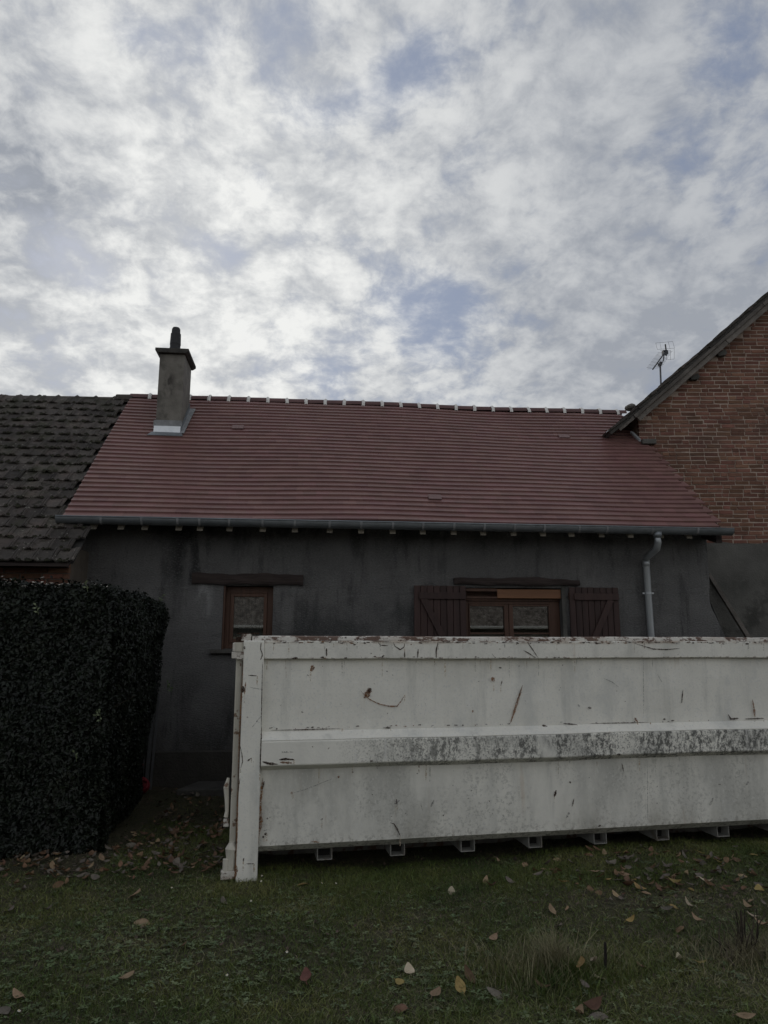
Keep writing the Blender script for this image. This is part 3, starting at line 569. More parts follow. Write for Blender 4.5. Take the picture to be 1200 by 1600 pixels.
# ------------------------------------------------------------------ the old neighbour on the left
def old_house():
    org = Vector((-5.5, 10.2, 0)); YE = 7.86
    h = thing('old_house', 'old house at left edge with mossy dark interlocking roof tiles', 'house', org)
    s0 = (YE-RY0)/cos(SL); sR = (RIDGE_Y-RY0)/cos(SL)-.20; xR = -2.545; base = -.035
    deck = MB().grid(lambda u, v: roofpt(-8+(-2.93+8)*u, s0+.03+(sR-s0-.03)*v, base-.03), 20, 8)
    deck.grid(lambda u, v: roofpt(-2.93+(xR-.02+2.93)*u, s0+.03+.62*v, base-.03), 3, 3)
    deck.grid(lambda u, v: (lambda p: (p.x, 2*RIDGE_Y-p.y, p.z))(roofpt(-8+(-2.93+8)*u, s0+.03+(sR-s0-.03)*v, base-.03)), 20, 8)
    roof = deck.build('roof', 'dark_room', h, org)
    rows = 20; gauge = (sR-s0+.02)/rows; tw = .200
    prof = [(-.100, .004), (-.094, .016), (-.075, .006), (.020, .005), (.040, .008), (.052, .022), (.064, .025), (.070, .014), (.078, .025), (.092, .023), (.104, .008)]
    meshes = []
    for k in range(5):
        mb = MB(); ln = gauge+.05; nn = len(prof)
        for j, y in enumerate((0.0, ln*.5, ln)):
            for x, z in prof: mb.V.append((x+random.gauss(0, .0012), y+(random.gauss(0, .004) if j == 0 else 0), z+random.gauss(0, .0015)+(.004 if j == 1 else 0)))
        for x, z in prof: mb.V.append((x, .002, z-.020))
        for j in range(2):
            for i in range(nn-1): a = j*nn+i; mb.F.append((a, a+1, a+nn+1, a+nn))
        for i in range(nn-1): mb.F.append((3*nn+i, 3*nn+i+1, i+1, i))
        meshes.append(mb.mesh('tile', 'tile_old'))
    tilt = math.atan2(.018, gauge); cnt = 0; tiles = []
    for r in range(rows):
        s = s0+r*gauge; off = (r % 2)*tw*.5
        edge = xR if s < .02 else XL+.02
        i = 0
        while True:
            x = edge-.10-i*tw-off; i += 1
            if x < -6.2: break
            tiles.append((r, s, x))
    vis = []
    for r, s, x in tiles:
        p = roofpt(x, s, base); px, py, w_ = proj(p)
        if px > -260: vis.append((px < -25, w_, r, s, x))
    vis.sort(); 
    for k, (_, _, r, s, x) in enumerate(vis):
        if k >= 300: break
        p = roofpt(x, s+random.gauss(0, .005), base+.022+abs(random.gauss(0, .004)))
        o = link('tile', random.choice(meshes), roof)
        o.matrix_local = Matrix.Translation(p-org)@Matrix.Rotation(SL-tilt+random.gauss(0, .012), 4, 'X')@Matrix.Rotation(random.gauss(0, .014), 4, 'Y')@Matrix.Rotation(random.gauss(0, .014), 4, 'Z')
    # moss cushions in the joints
    V = []; F = []; R = []
    for k in range(900):
        r = random.randrange(rows); s = s0+r*gauge-.004+random.uniform(-.01, .05)*random.random(); x = random.uniform(-5.2, XL-.02 if s > 0 else xR-.05)
        c = np.array(roofpt(x, s, base+.04)); rad = random.uniform(.006, .02); b = len(V)
        for zz, rr in ((-.4, 1.0), (.25, .85), (.7, .4)):
            for q in range(6):
                a = q*pi/3+random.uniform(-.3, .3); V.append(c+np.array([cos(a)*rr*rad*1.5, sin(a)*rr*rad*.8, zz*rad+sin(a)*rr*rad*.7]))
        for l in range(2):
            for q in range(6): F.append((b+l*6+q, b+l*6+(q+1) % 6, b+l*6+6+(q+1) % 6, b+l*6+6+q))
    V = np.array(V)-np.array(org); tag(fast('moss', 'moss', V, np.array(F), None, roof, True), kind='stuff')
    # ridge tiles with collars
    x = XL+.02; k = 0
    while x > -6.4:
        xa = x-.285; z0 = 5.362+.03*(xa+3.95); 
        MB().grid(lambda u, v: (xa+.30*u, RIDGE_Y-cos(pi*v)*.12, z0+.02*sin(xa)+sin(pi*v)*(.105+.006*u)), 2, 8).build('ridge_tile', 'tile_old', roof, org, smooth=True)
        MB().grid(lambda u, v: (xa-.02+.045*u, RIDGE_Y-cos(pi*v)*.132, z0+.02*sin(xa)+sin(pi*v)*(.128-.016*abs(2*u-1))), 2, 8).build('ridge_collar', 'tile_old', roof, org, smooth=True)
        x = xa; k += 1
    MB().grid(lambda u, v: (-3.14+.26*u, RIDGE_Y+.005-cos(pi*v)*.128, 5.425+sin(pi*v)*(.118+.006*u)), 2, 8).build('ridge_tile', 'tile_old', roof, org, smooth=True)
    # wall of brick under the eave, mortar first
    yw = 8.22; xw = -2.70
    w = MB().box(-8, xw-.004, yw+.006, 13.2, -.1, 2.72).build('wall', 'mortar_dark', h, org)
    bm_ = brick_mesh(.22, .055)
    for c in range(9):
        z = 2.30+c*.065-.13; x = xw-.11-(.055 if c % 2 else 0)
        while x > -3.9:
            o = link('brick', bm_[random.randrange(len(bm_))], w); o.location = Vector((x, yw, z))-org; o.rotation_euler = (random.gauss(0, .01), random.gauss(0, .006), random.gauss(0, .01)); x -= .232
        if c % 2:
            o = link('brick', bm_[0], w); o.location = Vector((xw-.027, yw, z))-org; o.scale = (.24, 1, 1)
    MB().hexa([(-8, YE+.03, 2.44), (xR-.05, YE+.03, 2.44), (xR-.05, yw+.1, 2.70), (-8, yw+.1, 2.70), (-8, YE+.03, 2.47), (xR-.05, YE+.03, 2.47), (xR-.05, yw+.1, 2.73), (-8, yw+.1, 2.73)]).build('soffit', 'wood_dark', h, org)
    MB().box(-8, xw+.0, yw-.09, yw+.0, 2.46, 2.56).build('wall_plate', 'wood_dark', h, org)

def brick_mesh(l, hh, n=4):
    out = []
    for k in range(n):
        mb = MB(); j = lambda a: random.gauss(0, a); x = l/2; z = hh/2
        # front ring inset = worn arris
        A = [(-x+j(.003), 0.004, -z+j(.0018)), (x+j(.003), .004, -z+j(.0018)), (x+j(.003), .004, z+j(.0018)), (-x+j(.003), .004, z+j(.0018))]
        Bk = [(v[0], .06, v[2]) for v in A]; Fr = [(v[0]*.975+j(.002), -.004+j(.0015), v[2]*.90) for v in A]
        mb.V = [tuple(v) for v in Fr+A+Bk]; mb.F = [(0, 1, 2, 3)]+[(i, i+4, (i+1) % 4+4, (i+1) % 4) for i in range(4)]+[(i+4, i+8, (i+1) % 4+8, (i+1) % 4+4) for i in range(4)]
        out.append(mb.mesh('brick', 'brick'))
    return out
old_house()

# ------------------------------------------------------------------ brick gable on the right
def brick_house():
    YB = 10.25; org = Vector((8.5, 13, 0)); XC = 5.06; SR = .8576
    # the gable stands 5.8 degrees askew to the cottage: built square, then turned about its corner
    P0 = np.array([XC, YB, 0]); ax = np.array([cos(YAW), -sin(YAW), 0]); ay = np.array([sin(YAW), cos(YAW), 0])
    def l2w(x, y, z): return P0+ax*(x-XC)+ay*(y-YB)+np.array([0, 0, z])
    def w2l(p): p = np.array(p); return (XC+(p-P0)@ax, YB+(p-P0)@ay, p[2])
    def bl(px, py, ly): d = ray(px, py); t = ((P0-_C)@ay+(ly-YB))/(d@ay); return w2l(_C+d*t)
    h = thing('brick_house', 'tall brick gable house at right edge with weathered wooden bargeboard', 'house', l2w(*org), -YAW)
    rz = lambda x: 4.913+(x-4.564)*SR       # top line of the verge tiles at the overhang
    XRG = 9.6
    wl = MB().prism_y([(XC, 0), (2*XRG-XC, 0), (2*XRG-XC, rz(XC)-.10), (XRG, rz(XRG)-.10), (XC, rz(XC)-.10)], YB+.003, 19).build('gable_wall', 'mortar', h, org)
    MB().grid(lambda u, v: (XC-.004+(9.4-XC)*u, YB-.016+.006*sin(8*u+3*v)+random.gauss(0, .0025), -.1+(3.24+.010*sin(31*u)+.006*sin(77*u))*v), 90, 30).build('rendered_base', 'render_old', h, org, smooth=True)
    MB().box(XC-.02, XC+.26, YB-.045, YB+.0, -.1, 2.98).build('render_pilaster', 'render_old', h, org, bevel=.01)
    bs = brick_mesh(.210, .0535, 6); hd = brick_mesh(.100, .0535, 4); items = []
    z = 3.165; c = 0
    while z < 8.2:
        x = XC-random.uniform(0, .1)*0; first = True
        while x < 8.6:
            hdr = random.random() < (.62 if c % 3 == 0 else .22)
            l = (.100 if hdr else .210)*random.uniform(.95, 1.04)
            if first and c % 2: l *= .6 if not hdr else 1
            first = False
            xc = x+l/2
            if rz(x) - .20 > z+.03: items.append((xc, z+random.gauss(0, .0022), hdr, l))
            x += l+random.uniform(.010, .015)
        z += .0655; c += 1
    def seen(it):
        px, py, w = proj(l2w(it[0], YB, it[1]))
        if px > 1210 or py < 430: return False
        lim = 1000 if py < 690 else 1022+(py-693)*.81 if py < 826 else 1104
        return px > lim-8
    vis = [it for it in items if seen(it)]; rest = [it for it in items if not seen(it)]
    vis.sort(key=lambda it: -it[3]); parts = vis[:300]; rest += vis[300:]
    for xc, z, hdr, l in parts:
        o = link('brick', random.choice(hd if hdr else bs), wl); o.location = Vector((xc, YB+random.gauss(0, .0018), z))-org
        o.scale = (l/(.100 if hdr else .210), 1, random.uniform(.93, 1.03)); o.rotation_euler = (random.gauss(0, .012), random.gauss(0, .008), random.gauss(0, .010))
    proto = [[tuple(v.co) for v in bs[0].vertices], [tuple(p.vertices) for p in bs[0].polygons]]
    V, F, R = merge_copies(proto[0], proto[1], [Matrix.Translation(Vector((xc, YB+random.gauss(0, .0018), z))-org)@Matrix.Diagonal((l/.21, 1, 1, 1)) for xc, z, hdr, l in rest])
    tag(fast('brick_courses', 'brick', V, F, R, wl), kind='stuff')
    # roof slab
    y0 = 10.06; xe = 4.56
    sl = MB().prism_y([(xe, rz(xe)-.09), (xe, rz(xe)-.055), (XRG, rz(XRG)-.055), (2*XRG-xe, rz(xe)-.055), (2*XRG-xe, rz(xe)-.09), (XRG, rz(XRG)-.09)], y0+.03, 19.2)
    roof = sl.build('roof', 'tile_old', h, org)
    ang = math.atan(SR); x = xe-.06; st = .235
    for k in range(26):
        mb = MB(); t = random.uniform(.026, .034); up = random.gauss(0, .005)
        ln = st/cos(ang)*1.25
        P = []
        for yy in (y0-.03+random.gauss(0, .008), y0+.26):
            pass
        ya, yb = y0-.03+random.gauss(0, .007), y0+.26
        def q(a, n): return (x+a*cos(ang)-n*sin(ang), rz(x)+a*sin(ang)+n*cos(ang))
        lo = -.045+up; poly = [q(0, lo+.022), q(ln, lo), q(ln, lo+t), q(0, lo+t+.022)]
        mb.prism_y(poly, ya, yb); mb.build('verge_tile', 'tile_old', roof, org, bevel=.004)
        mb2 = MB(); mb2.prism_y([q(.01, lo-.03), q(ln, lo-.045), q(ln, lo-.004), q(.01, lo+.018)], ya+.025, yb); mb2.build('verge_mortar', 'cement_dark', roof, org)
        x += st
        if x > 9.4: break
    # two weathered boards, the upper one set forward
    def board(xa, xb, n0, n1, ya, yb, nm='bargeboard'):
        q = lambda x_, n: (x_-n*sin(ang), rz(x_)+n*cos(ang)); nseg = 14; mb = MB()
        for yy in (ya, yb): mb.grid(lambda u, v: (lambda c_: (c_[0], yy+.003*sin(19*u), c_[1]+.004*sin(13*u+2*v)))(q(xa+(xb-xa)*u, n0+(n1-n0)*v)), nseg, 1)
        k = 2*(nseg+1)
        for i in range(nseg): mb.F += [(i, i+1, k+i+1, k+i), (nseg+1+i, nseg+2+i, k+nseg+2+i, k+nseg+1+i)]
        mb.F += [(0, nseg+1, k+nseg+1, k), (nseg, 2*nseg+1, k+2*nseg+1, k+nseg)]
        return mb.build(nm, 'board_old', roof, org, bevel=.003)
    board(4.86, 7.02, -.135, -.085, y0-.030, y0+.018); board(7.026, 9.58, -.137, -.085, y0-.030, y0+.018)
    board(4.88, 6.36, -.215, -.1395, y0+.002, y0+.030); board(6.366, 9.58, -.218, -.1395, y0+.000, y0+.030)
    board(4.62, 4.855, -.135, -.088, y0-.006, y0+.02)
    # purlin ends with cement packing
    for px, py in ((1086, 588), (1124, 503)):
        p = bl(px, py, YB-.02); xx = p[0]; zt = rz(xx)-.32
        MB().prism_y([(xx-.10, zt+.03-.08), (xx+.03, zt+.03), (xx+.06, zt-.03), (xx+.03, zt-.08), (xx-.08, zt-.09)], YB-.07, YB+.01).build('purlin_end', 'render_old', h, org, bevel=.012)
    # lead and cement where the gable lands on the new roof
    MB().box(5.07, 5.29, YB-.09, YB-.012, 4.685, 4.765).build('cement_kneeler', 'render_old', h, org, bevel=.012)
    MB().hexa([(4.99, YB-.16, 4.70), (5.02, YB-.16, 4.70), (4.97, YB+.03, 4.88), (4.93, YB+.03, 4.88), (4.99, YB-.16, 4.74), (5.02, YB-.16, 4.74), (4.97, YB+.03, 4.92), (4.93, YB+.03, 4.92)]).build('lead_strip', 'lead', h, org)
    MB().hexa([(4.50, y0-.03, 4.845), (4.64, y0-.03, 4.93), (4.64, y0+.05, 4.93), (4.50, y0+.05, 4.845), (4.50, y0-.03, 4.862), (4.64, y0-.03, 4.965), (4.64, y0+.05, 4.965), (4.50, y0+.05, 4.862)]).build('lead_tip', 'zinc_new', h, org)
    LX, LY, _ = w2l((5.40, 11.2, 0)); lump = MB().grid(lambda u, v: (LX+.07*cos(2*pi*u)*sin(pi*v)*1.4, LY+.1*sin(2*pi*u)*sin(pi*v), 5.64+.06*cos(pi*v)+.01*sin(9*u)), 10, 6); lump.build('mortar_lump', 'cement', h, org)
    # leaning board against the rendered base
brick_house()

def antenna():
    b = aty(1032, 603, 13.0); org = Vector(b)-Vector((0, 0, .25))
    t = thing('tv_antenna', 'thin rake-shaped television antenna on mast behind the gable roof', 'antenna', org)
    P = lambda px, py, dy=0.0: aty(px, py, 13.0+dy)
    MB().tube([tuple(org), P(1031.5, 570)], .018, 8).build('mast', 'aluminium', t, org)
    MB().tube([P(1031.5, 571), P(1034, 568.5), P(1036.5, 563), P(1037.5, 554)], .014, 8).build('bracket', 'aluminium', t, org)
    MB().tube([P(1031, 570.5, -.03), P(1033, 566, -.03)], .035, 8).build('clamp', 'pot', t, org)
    bt, be = np.array(P(1040, 549)), np.array(P(1020, 577, -1.0))
    MB().tube([bt, be], .013, 6).build('boom', 'pot', t, org)
    MB().tube([P(1028, 566, -.5), P(1028.5, 572, -.35), P(1031, 573, 0)], .008, 6).build('boom_stay', 'pot', t, org)
    MB().box(-.05, .05, -.04, .04, -.04, .04).build('junction_box', 'pot', t, (0, 0, 0), loc=Vector(P(1039, 551))-org)
    side = unit(np.array([1.0, -.10, .12]))
    for k in range(12):
        c = bt+(be-bt)*(k+.6)/12.2; l = .155 if k < 11 else .11
        MB().tube([c-side*l, c+side*l], .0034, 5).build('director', 'antenna_thin', t, org)
    MB().tube([P(1039.5, 538), P(1041, 549), P(1041, 556)], .014, 6).build('dipole_post', 'pot', t, org)
    for (xa, ya, xb, yb) in ((1024.5, 536, 1027, 546), (1031, 535, 1033, 545), (1044, 534, 1047, 545), (1051, 533.5, 1054, 544)):
        MB().tube([P(xa, ya, .1), P(xb, yb, .1)], .0032, 5).build('reflector_rod', 'antenna_thin', t, org)
    for (xa, ya, xb, yb) in ((1047.5, 547, 1047.5, 562), (1053.5, 545, 1053.5, 561), (1041.5, 548, 1041.5, 562)):
        MB().tube([P(xa, ya, .1), P(xb, yb, .1)], .0032, 5).build('reflector_rod', 'antenna_thin', t, org)
    for (xa, ya, xb, yb) in ((1024.5, 536, 1051, 533.5), (1032, 547.5, 1047.5, 547.5), (1027, 546, 1054, 544), (1041, 562, 1053.5, 561)):
        MB().tube([P(xa, ya, .1), P(xb, yb, .1)], .003, 5).build('reflector_bar', 'antenna_thin', t, org)
antenna()

def lean_board():
    a = aty(1109, 898, 10.1); b = aty(1166, 992, 9.95); dv = b-a; b2 = a+dv*1.9
    t = MB(); w = np.array([.055, 0, .0])
    t.hexa([tuple(a+np.array([-.03, 0, 0])), tuple(a+np.array([.012, 0, .03])), tuple(a+np.array([.012, .05, .03])), tuple(a+np.array([-.03, .05, 0])), tuple(b2+np.array([-.065, -.12, -.02])), tuple(b2+np.array([.0, -.12, .02])), tuple(b2+np.array([.0, -.06, .02])), tuple(b2+np.array([-.065, -.06, -.02]))])
    o = t.build('leaning_board', 'board_old', None, (0, 0, 0), bevel=.004)
    tag(o, 'thin grey board leaning against rendered wall beside cottage corner', 'board')
lean_board()

# ------------------------------------------------------------------ the container
CA = radians(5.5); CO = np.array([-.491, 5.42, 0.0]); cdx = np.array([cos(CA), sin(CA), 0]); cdn = np.array([-sin(CA), cos(CA), 0])
def cface(px, py, off=0.0):
    d = ray(px, py); t = ((CO+cdn*off-_C)@cdn)/(d@cdn); p = _C+d*t; return (p-CO)@cdx, p[2]
def container():
    t = thing('skip_container', 'long white steel skip container with rusty rim and mouldy rib', 'container', CO, CA)
    L = 6.1; W = 2.35; PY = .045
    # near side panel with pressed relief
    def sheet(name, pts, m, x0=.15, x1=L-.15, n=40):
        mb = MB(); k = len(pts)
        dent = lambda x, z: .012*sin(1.9*x+1)*sin(3*z)+.004*sin(5.1*x)*sin(6*z+1)+.003*sin(11*x+4*z)
        mb.grid(lambda u, v: (x0+(x1-x0)*u, pts[round(v*(k-1))][0]+dent(x0+(x1-x0)*u, pts[round(v*(k-1))][1])*pts[round(v*(k-1))][2], pts[round(v*(k-1))][1]), n, k-1)
        return mb.build(name, m, t, smooth=False)
    def ramp(z0, z1, n, y): return [(y, z0+(z1-z0)*i/n, sin(pi*i/n)) for i in range(n+1)]
    sheet('side_panel', ramp(.965, 1.54, 6, PY), 'paint')
    sheet('side_panel', ramp(.198, .735, 6, PY), 'paint_dirty')
    sheet('bottom_flange', [(PY, .1985, 0), (PY+.075, .145, 0), (PY+.12, .142, 0)], 'steel_dark' if False else 'paint_dirty')
    def bar(name, poly, m, x0=.15, x1=L-.15, bev=.006):
        n = 36; mb = MB(); k = len(poly)
        for i in range(n+1):
            x = x0+(x1-x0)*i/n; e = .003*sin(2.3*x)+.002*sin(7*x)
            for y, z in poly: mb.V.append((x, y+e, z+e*.6))
        for i in range(n):
            for j in range(k): mb.F.append((i*k+j, i*k+(j+1) % k, (i+1)*k+(j+1) % k, (i+1)*k+j))
        mb.F += [tuple(range(k)), tuple(range(n*k, n*k+k))]
        return mb.build(name, m, t, bevel=bev)
    # pressed rib: sloping top, face, under-slope (each with its own weathering)
    bar('rib_top', [(PY+.002, .985), (-.028, .928), (-.024, .921), (PY+.004, .975)], 'paint', bev=0.002)
    bar('rib', [(PY+.01, .968), (-.030, .920), (-.032, .752), (PY+.01, .707), (PY+.02, .707), (PY+.02, .968)], 'paint_mould', bev=.008)
    # rim
    bar('rim', [(-.005, 1.505), (-.008, 1.640), (.10, 1.640), (.10, 1.505)], 'paint_rim', bev=.006)
    bar('rim_top', [(.002, 1.6405), (.014, 1.668), (.035, 1.676), (.09, 1.676), (.098, 1.6405)], 'paint_rust', x0=.06, bev=.004)
    # posts
    p = MB().box(0, .150, -.010, .14, -.02, 1.642).build('corner_post', 'paint', t, bevel=.008)
    MB().box(L-.15, L, -.010, .14, -.02, 1.642).build('corner_post', 'paint', t, bevel=.008)
    MB().box(0, .15, W-.14, W, -.02, 1.642).build('corner_post', 'paint', t, bevel=.008)
    MB().box(L-.15, L, W-.14, W, -.02, 1.642).build('corner_post', 'paint', t, bevel=.008)
    # far side, ends, floor
    MB().box(.15, L-.15, W-.06, W-.03, .14, 1.64).build('side_panel', 'paint', t); MB().box(.15, L-.15, W-.12, W, 1.642, 1.672).build('rim', 'paint_rust', t)
    MB().box(L-.06, L-.03, .14, W-.14, .14, 1.64).build('end_panel', 'paint', t)
    MB().box(.06, L-.06, .12, W-.06, .150, .175).build('floor_plate', 'steel_dark', t)
    for y in (.62, W-.78): MB().box(.02, L, y, y+.16, -.02, .05).build('skid', 'steel_dark', t)
    # cross members, open box section ends
    for k in range(10):
        xc = .64+k*.5505; w2, z0, z1, y0, y1 = .056, .055, .1405, .145, W-.12; th = .006
        mb = MB()
        for (a, b, c, d) in ((xc-w2, xc-w2+th, z0, z1), (xc+w2-th, xc+w2, z0, z1), (xc-w2+th, xc+w2-th, z0, z0+th), (xc-w2+th, xc+w2-th, z1-th, z1)): mb.box(a, b, y0, y1, c, d)
        cm = mb.build('cross_member', 'paint_tube', t); MB().box(xc-w2+th, xc+w2-th, y0+.10, y0+.11, z0+th, z1-th).build('tube_shade_sheet', 'dark_room', cm)  # dark sheet added in each open tube, standing in for the shade inside
    # rear door with its hinges, left end
    dr = MB().box(-.052, -.006, .035, W-.03, .07, 1.58).build('door', 'paint_cream', t, bevel=.008)
    hz = MB()
    hz.tube([(-.030, .02, 1.505), (-.030, .02, 1.560)], .030, 12); hz.box(-.085, .004, -.006, .05, 1.512, 1.560)
    hz.build('hinge', 'paint_rust', t, bevel=.004)
    MB().tube([(-.036, .016, 1.562), (-.036, .016, 1.628)], .034, 14).build('hinge_barrel', 'paint_cream', t, smooth=False)
    MB().box(-.080, -.052, -.004, .05, 1.563, 1.625).build('hinge_block', 'paint_rust', t, bevel=.004)
    MB().tube([(.020, .05, 1.640), (.020, .05, 1.690)], .040, 16).build('post_cap', 'paint_rust', t)
    MB().box(-.055, .11, .02, .10, 1.690, 1.697).build('cap_plate', 'rust_dark', t)
    MB().box(-.06, -.02, .05, .10, 1.630, 1.668).build('hinge_lug', 'rust_dark', t, bevel=.004)
    # foot hinge
    MB().tube([(-.070, .015, .005), (-.070, .015, .135)], .022, 10).build('hinge_pin', 'paint_cream', t); 
    MB().box(-.102, -.002, -.008, .05, .005, .058).build('hinge_plate', 'paint_rust', t, bevel=.005)
    MB().tube([(-.034, .03, .06), (-.034, .03, .13), (-.034, .03, .20), (-.034, .03, .24)], [.034, .034, .044, .018], 12).build('door_latch', 'paint_cream', t)
    MB().box(-.0055, -.001, -.002, .03, .06, 1.5).build('door_gap', 'rust_dark', t)
    # latch lever hanging on the door
    MB().tube([(-.075, .08, .665), (-.088, .07, .60), (-.080, .07, .52), (-.076, .07, .44), (-.082, .07, .40)], [.010, .020, .016, .013, .016], 8).build('latch_lever', 'paint_cream', t)
    MB().box(-.098, -.06, .06, .10, .335, .385).build('latch_catch', 'paint_rust', t, bevel=.004)
    # paint scrapes and rust marks: thin flakes on the plates
    def surf(x, z):
        if x < .15: return -.0108
        if z > 1.505: return -.0085+.003*sin(2.3*x)+.002*sin(7*x)-.001
        if .752 <= z <= .92: return -.0335+.003*sin(2.3*x)+.002*sin(7*x)-.001
        return PY-.0115
    def mark(pts, w, m, name='scratch', taper=True):
        P = [cface(*p) for p in pts]; Q = []
        for a, b in zip(P[:-1], P[1:]):
            n = max(2, int(math.hypot(b[0]-a[0], b[1]-a[1])/.012))
            for i in range(n): Q.append((a[0]+(b[0]-a[0])*i/n, a[1]+(b[1]-a[1])*i/n))
        Q.append(P[-1]); mb = MB(); n = len(Q); hw = w*.0052/2
        for i, (x, z) in enumerate(Q):
            a = Q[max(i-1, 0)]; b = Q[min(i+1, n-1)]; dx, dz = b[0]-a[0], b[1]-a[1]; l = math.hypot(dx, dz) or 1
            k = (sin(pi*(i+.35)/(n-.3)) ** .6 if taper else 1)*random.uniform(.6, 1.35)*hw
            y = surf(x, z)
            for sgn in (-1, 1): mb.V.append((x-dz/l*k*sgn, y, z+dx/l*k*sgn))
        for i in range(n-1): mb.F.append((2*i, 2*i+1, 2*i+3, 2*i+2))
        mb.build(name, m, t)
    R_, K_, S_ = 'rust', 'rust_dark', 'scuff'
    for pts, w, m in [
        ([(564, 1079), (572, 1088), (580, 1094), (595, 1101), (610, 1104), (622, 1104), (629, 1095), (634, 1086)], 1.8, R_), ([(577, 1075), (578, 1080), (574, 1087), (570, 1091)], 7, R_), ([(581, 1076), (576, 1082)], 5, K_),
        ([(487, 1040), (490, 1043), (486, 1049)], 6, R_), ([(819, 1071), (815, 1084), (810, 1100), (800, 1131)], 3.6, R_), ([(817, 1076), (812, 1092)], 1.6, K_), ([(771, 1058), (774, 1065)], 5, R_), ([(787, 1064), (785, 1071)], 1.8, K_), ([(782, 1043), (786, 1044)], 2.5, K_),
        ([(1071, 1078), (1069, 1099)], 1.8, K_), ([(1180, 1093), (1183, 1110), (1184, 1121)], 3.2, R_), ([(946, 1060), (960, 1066), (970, 1074)], 1.3, S_), ([(1031, 1054), (1040, 1070)], 1.2, S_), ([(922, 1106), (927, 1107)], 3, K_), ([(906, 1101), (909, 1105)], 2.5, S_), ([(741, 1110), (741, 1114)], 2.5, R_),
        ([(990, 1005), (1003, 1009), (1020, 1014), (1040, 1015), (1062, 1013)], 1.6, K_), ([(817, 1016), (826, 1021), (836, 1028)], 1.5, K_), ([(823, 1003), (832, 1016), (840, 1028)], 1.3, K_), ([(614, 1003), (617, 1010), (625, 1015), (631, 1011), (632, 1005)], 1.6, K_), ([(590, 1003), (594, 1008), (606, 1009)], 1.4, K_),
        ([(684, 1002), (681, 1016), (681, 1028)], 1.8, K_), ([(653, 1014), (652, 1028)], 2, K_), ([(510, 1013), (510, 1025)], 2.2, K_), ([(632, 1018), (632, 1027)], 1.6, K_), ([(465, 1028), (456, 1029)], 3, K_), ([(600, 1024), (596, 1027)], 2, K_), ([(538, 1028), (542, 1028)], 3, K_), ([(768, 1021), (772, 1027)], 1.4, S_), ([(788, 1004), (788, 1012)], 1.2, S_),
        ([(408, 1004), (407, 1014), (410, 1023), (407, 1031)], 1.8, K_), ([(382, 1010), (382, 1014)], 3, K_), ([(388, 1055), (402, 1056)], 1.4, K_), ([(391, 1074), (408, 1077)], 1.2, S_), ([(394, 1136), (402, 1126), (408, 1119)], 1.5, S_), ([(386, 1189), (393, 1184)], 2, K_), ([(380, 1072), (379, 1082)], 4.5, K_), ([(384, 1065), (382, 1085)], 1.8, R_),
        ([(380, 1035), (377, 1090), (374, 1150), (372, 1215)], 1.6, R_), ([(375, 1165), (378, 1178), (379, 1190), (376, 1200)], 1.3, K_), ([(373, 1215), (371, 1250), (370, 1310), (367, 1365)], 1.8, R_), ([(375, 1216), (373, 1228), (372, 1240)], 1.2, K_), ([(385, 1349), (397, 1349)], 1.2, K_), ([(381, 1340), (380, 1345)], 2, K_), ([(368, 1350), (369, 1360), (367, 1372)], 4, R_),
        ([(411, 1216), (409, 1235), (407, 1255), (406, 1285), (404, 1320)], 3.8, R_), ([(409, 1270), (407, 1300)], 4.2, R_), ([(413, 1222), (410, 1235)], 1.8, K_), ([(410, 1034), (409, 1090), (408, 1140)], 1.2, K_), ([(409, 1135), (407, 1180), (406, 1208)], 1.8, K_), ([(417, 1280), (419, 1281)], 2.5, K_), ([(413, 1306), (417, 1304)], 3.5, K_), ([(410, 1310), (413, 1309)], 3, K_), ([(411, 1300), (420, 1298)], 1.2, S_),
        ([(611, 1287), (617, 1289), (622, 1297), (627, 1308)], 2, K_), ([(618, 1258), (622, 1254), (626, 1252)], 3.5, S_), ([(621, 1250), (622, 1260)], 1.6, K_), ([(455, 1241), (475, 1236), (495, 1228), (520, 1218)], 1.2, S_), ([(455, 1240), (458, 1241)], 4, R_), ([(529, 1214), (531, 1216)], 3, R_), ([(680, 1252), (675, 1262)], 3, S_), ([(659, 1257), (662, 1268)], 1.4, S_), ([(503, 1281), (504, 1283)], 3, K_), ([(488, 1317), (500, 1318)], 2, R_),
        ([(975, 1194), (978, 1207)], 1.8, K_), ([(872, 1236), (869, 1246)], 3.2, K_), ([(893, 1222), (895, 1225)], 2, K_), ([(900, 1249), (897, 1262)], 1.6, K_), ([(893, 1270), (888, 1280)], 3.2, S_), ([(938, 1293), (942, 1291)], 2.4, K_), ([(1119, 1247), (1113, 1260)], 3.2, S_), ([(1174, 1222), (1170, 1228)], 4, S_), ([(787, 1274), (790, 1277)], 2.4, S_),
        ([(436, 1186), (446, 1185), (459, 1186)], 3, K_), ([(437, 1190), (456, 1191)], 2.6, R_), ([(410, 1189), (420, 1192), (434, 1193)], 3, K_), ([(439, 1174), (458, 1174)], 2.2, S_), ([(577, 1188), (581, 1188)], 2, K_), ([(961, 1178), (966, 1178)], 2.6, K_),
        ([(423, 1142), (470, 1141), (536, 1139)], 1.3, K_), ([(600, 1138), (612, 1138)], 2, K_), ([(700, 1134), (705, 1134)], 2, K_), ([(775, 1144), (806, 1142), (838, 1141)], 1.6, R_), ([(925, 1131), (990, 1130), (1020, 1129)], 1.2, K_), ([(1142, 1117), (1146, 1124), (1158, 1123)], 3.4, K_), ([(1168, 1124), (1198, 1123)], 2.2, K_), ([(995, 1122), (1000, 1129)], 3, R_), ([(883, 1131), (905, 1133)], 2, K_), ([(850, 1134), (858, 1136)], 3, K_),
        ([(1015, 1190), (1015.5, 1240), (1016, 1290)], 1.1, S_), ([(1009, 1030), (1009, 1120)], .9, S_)]:
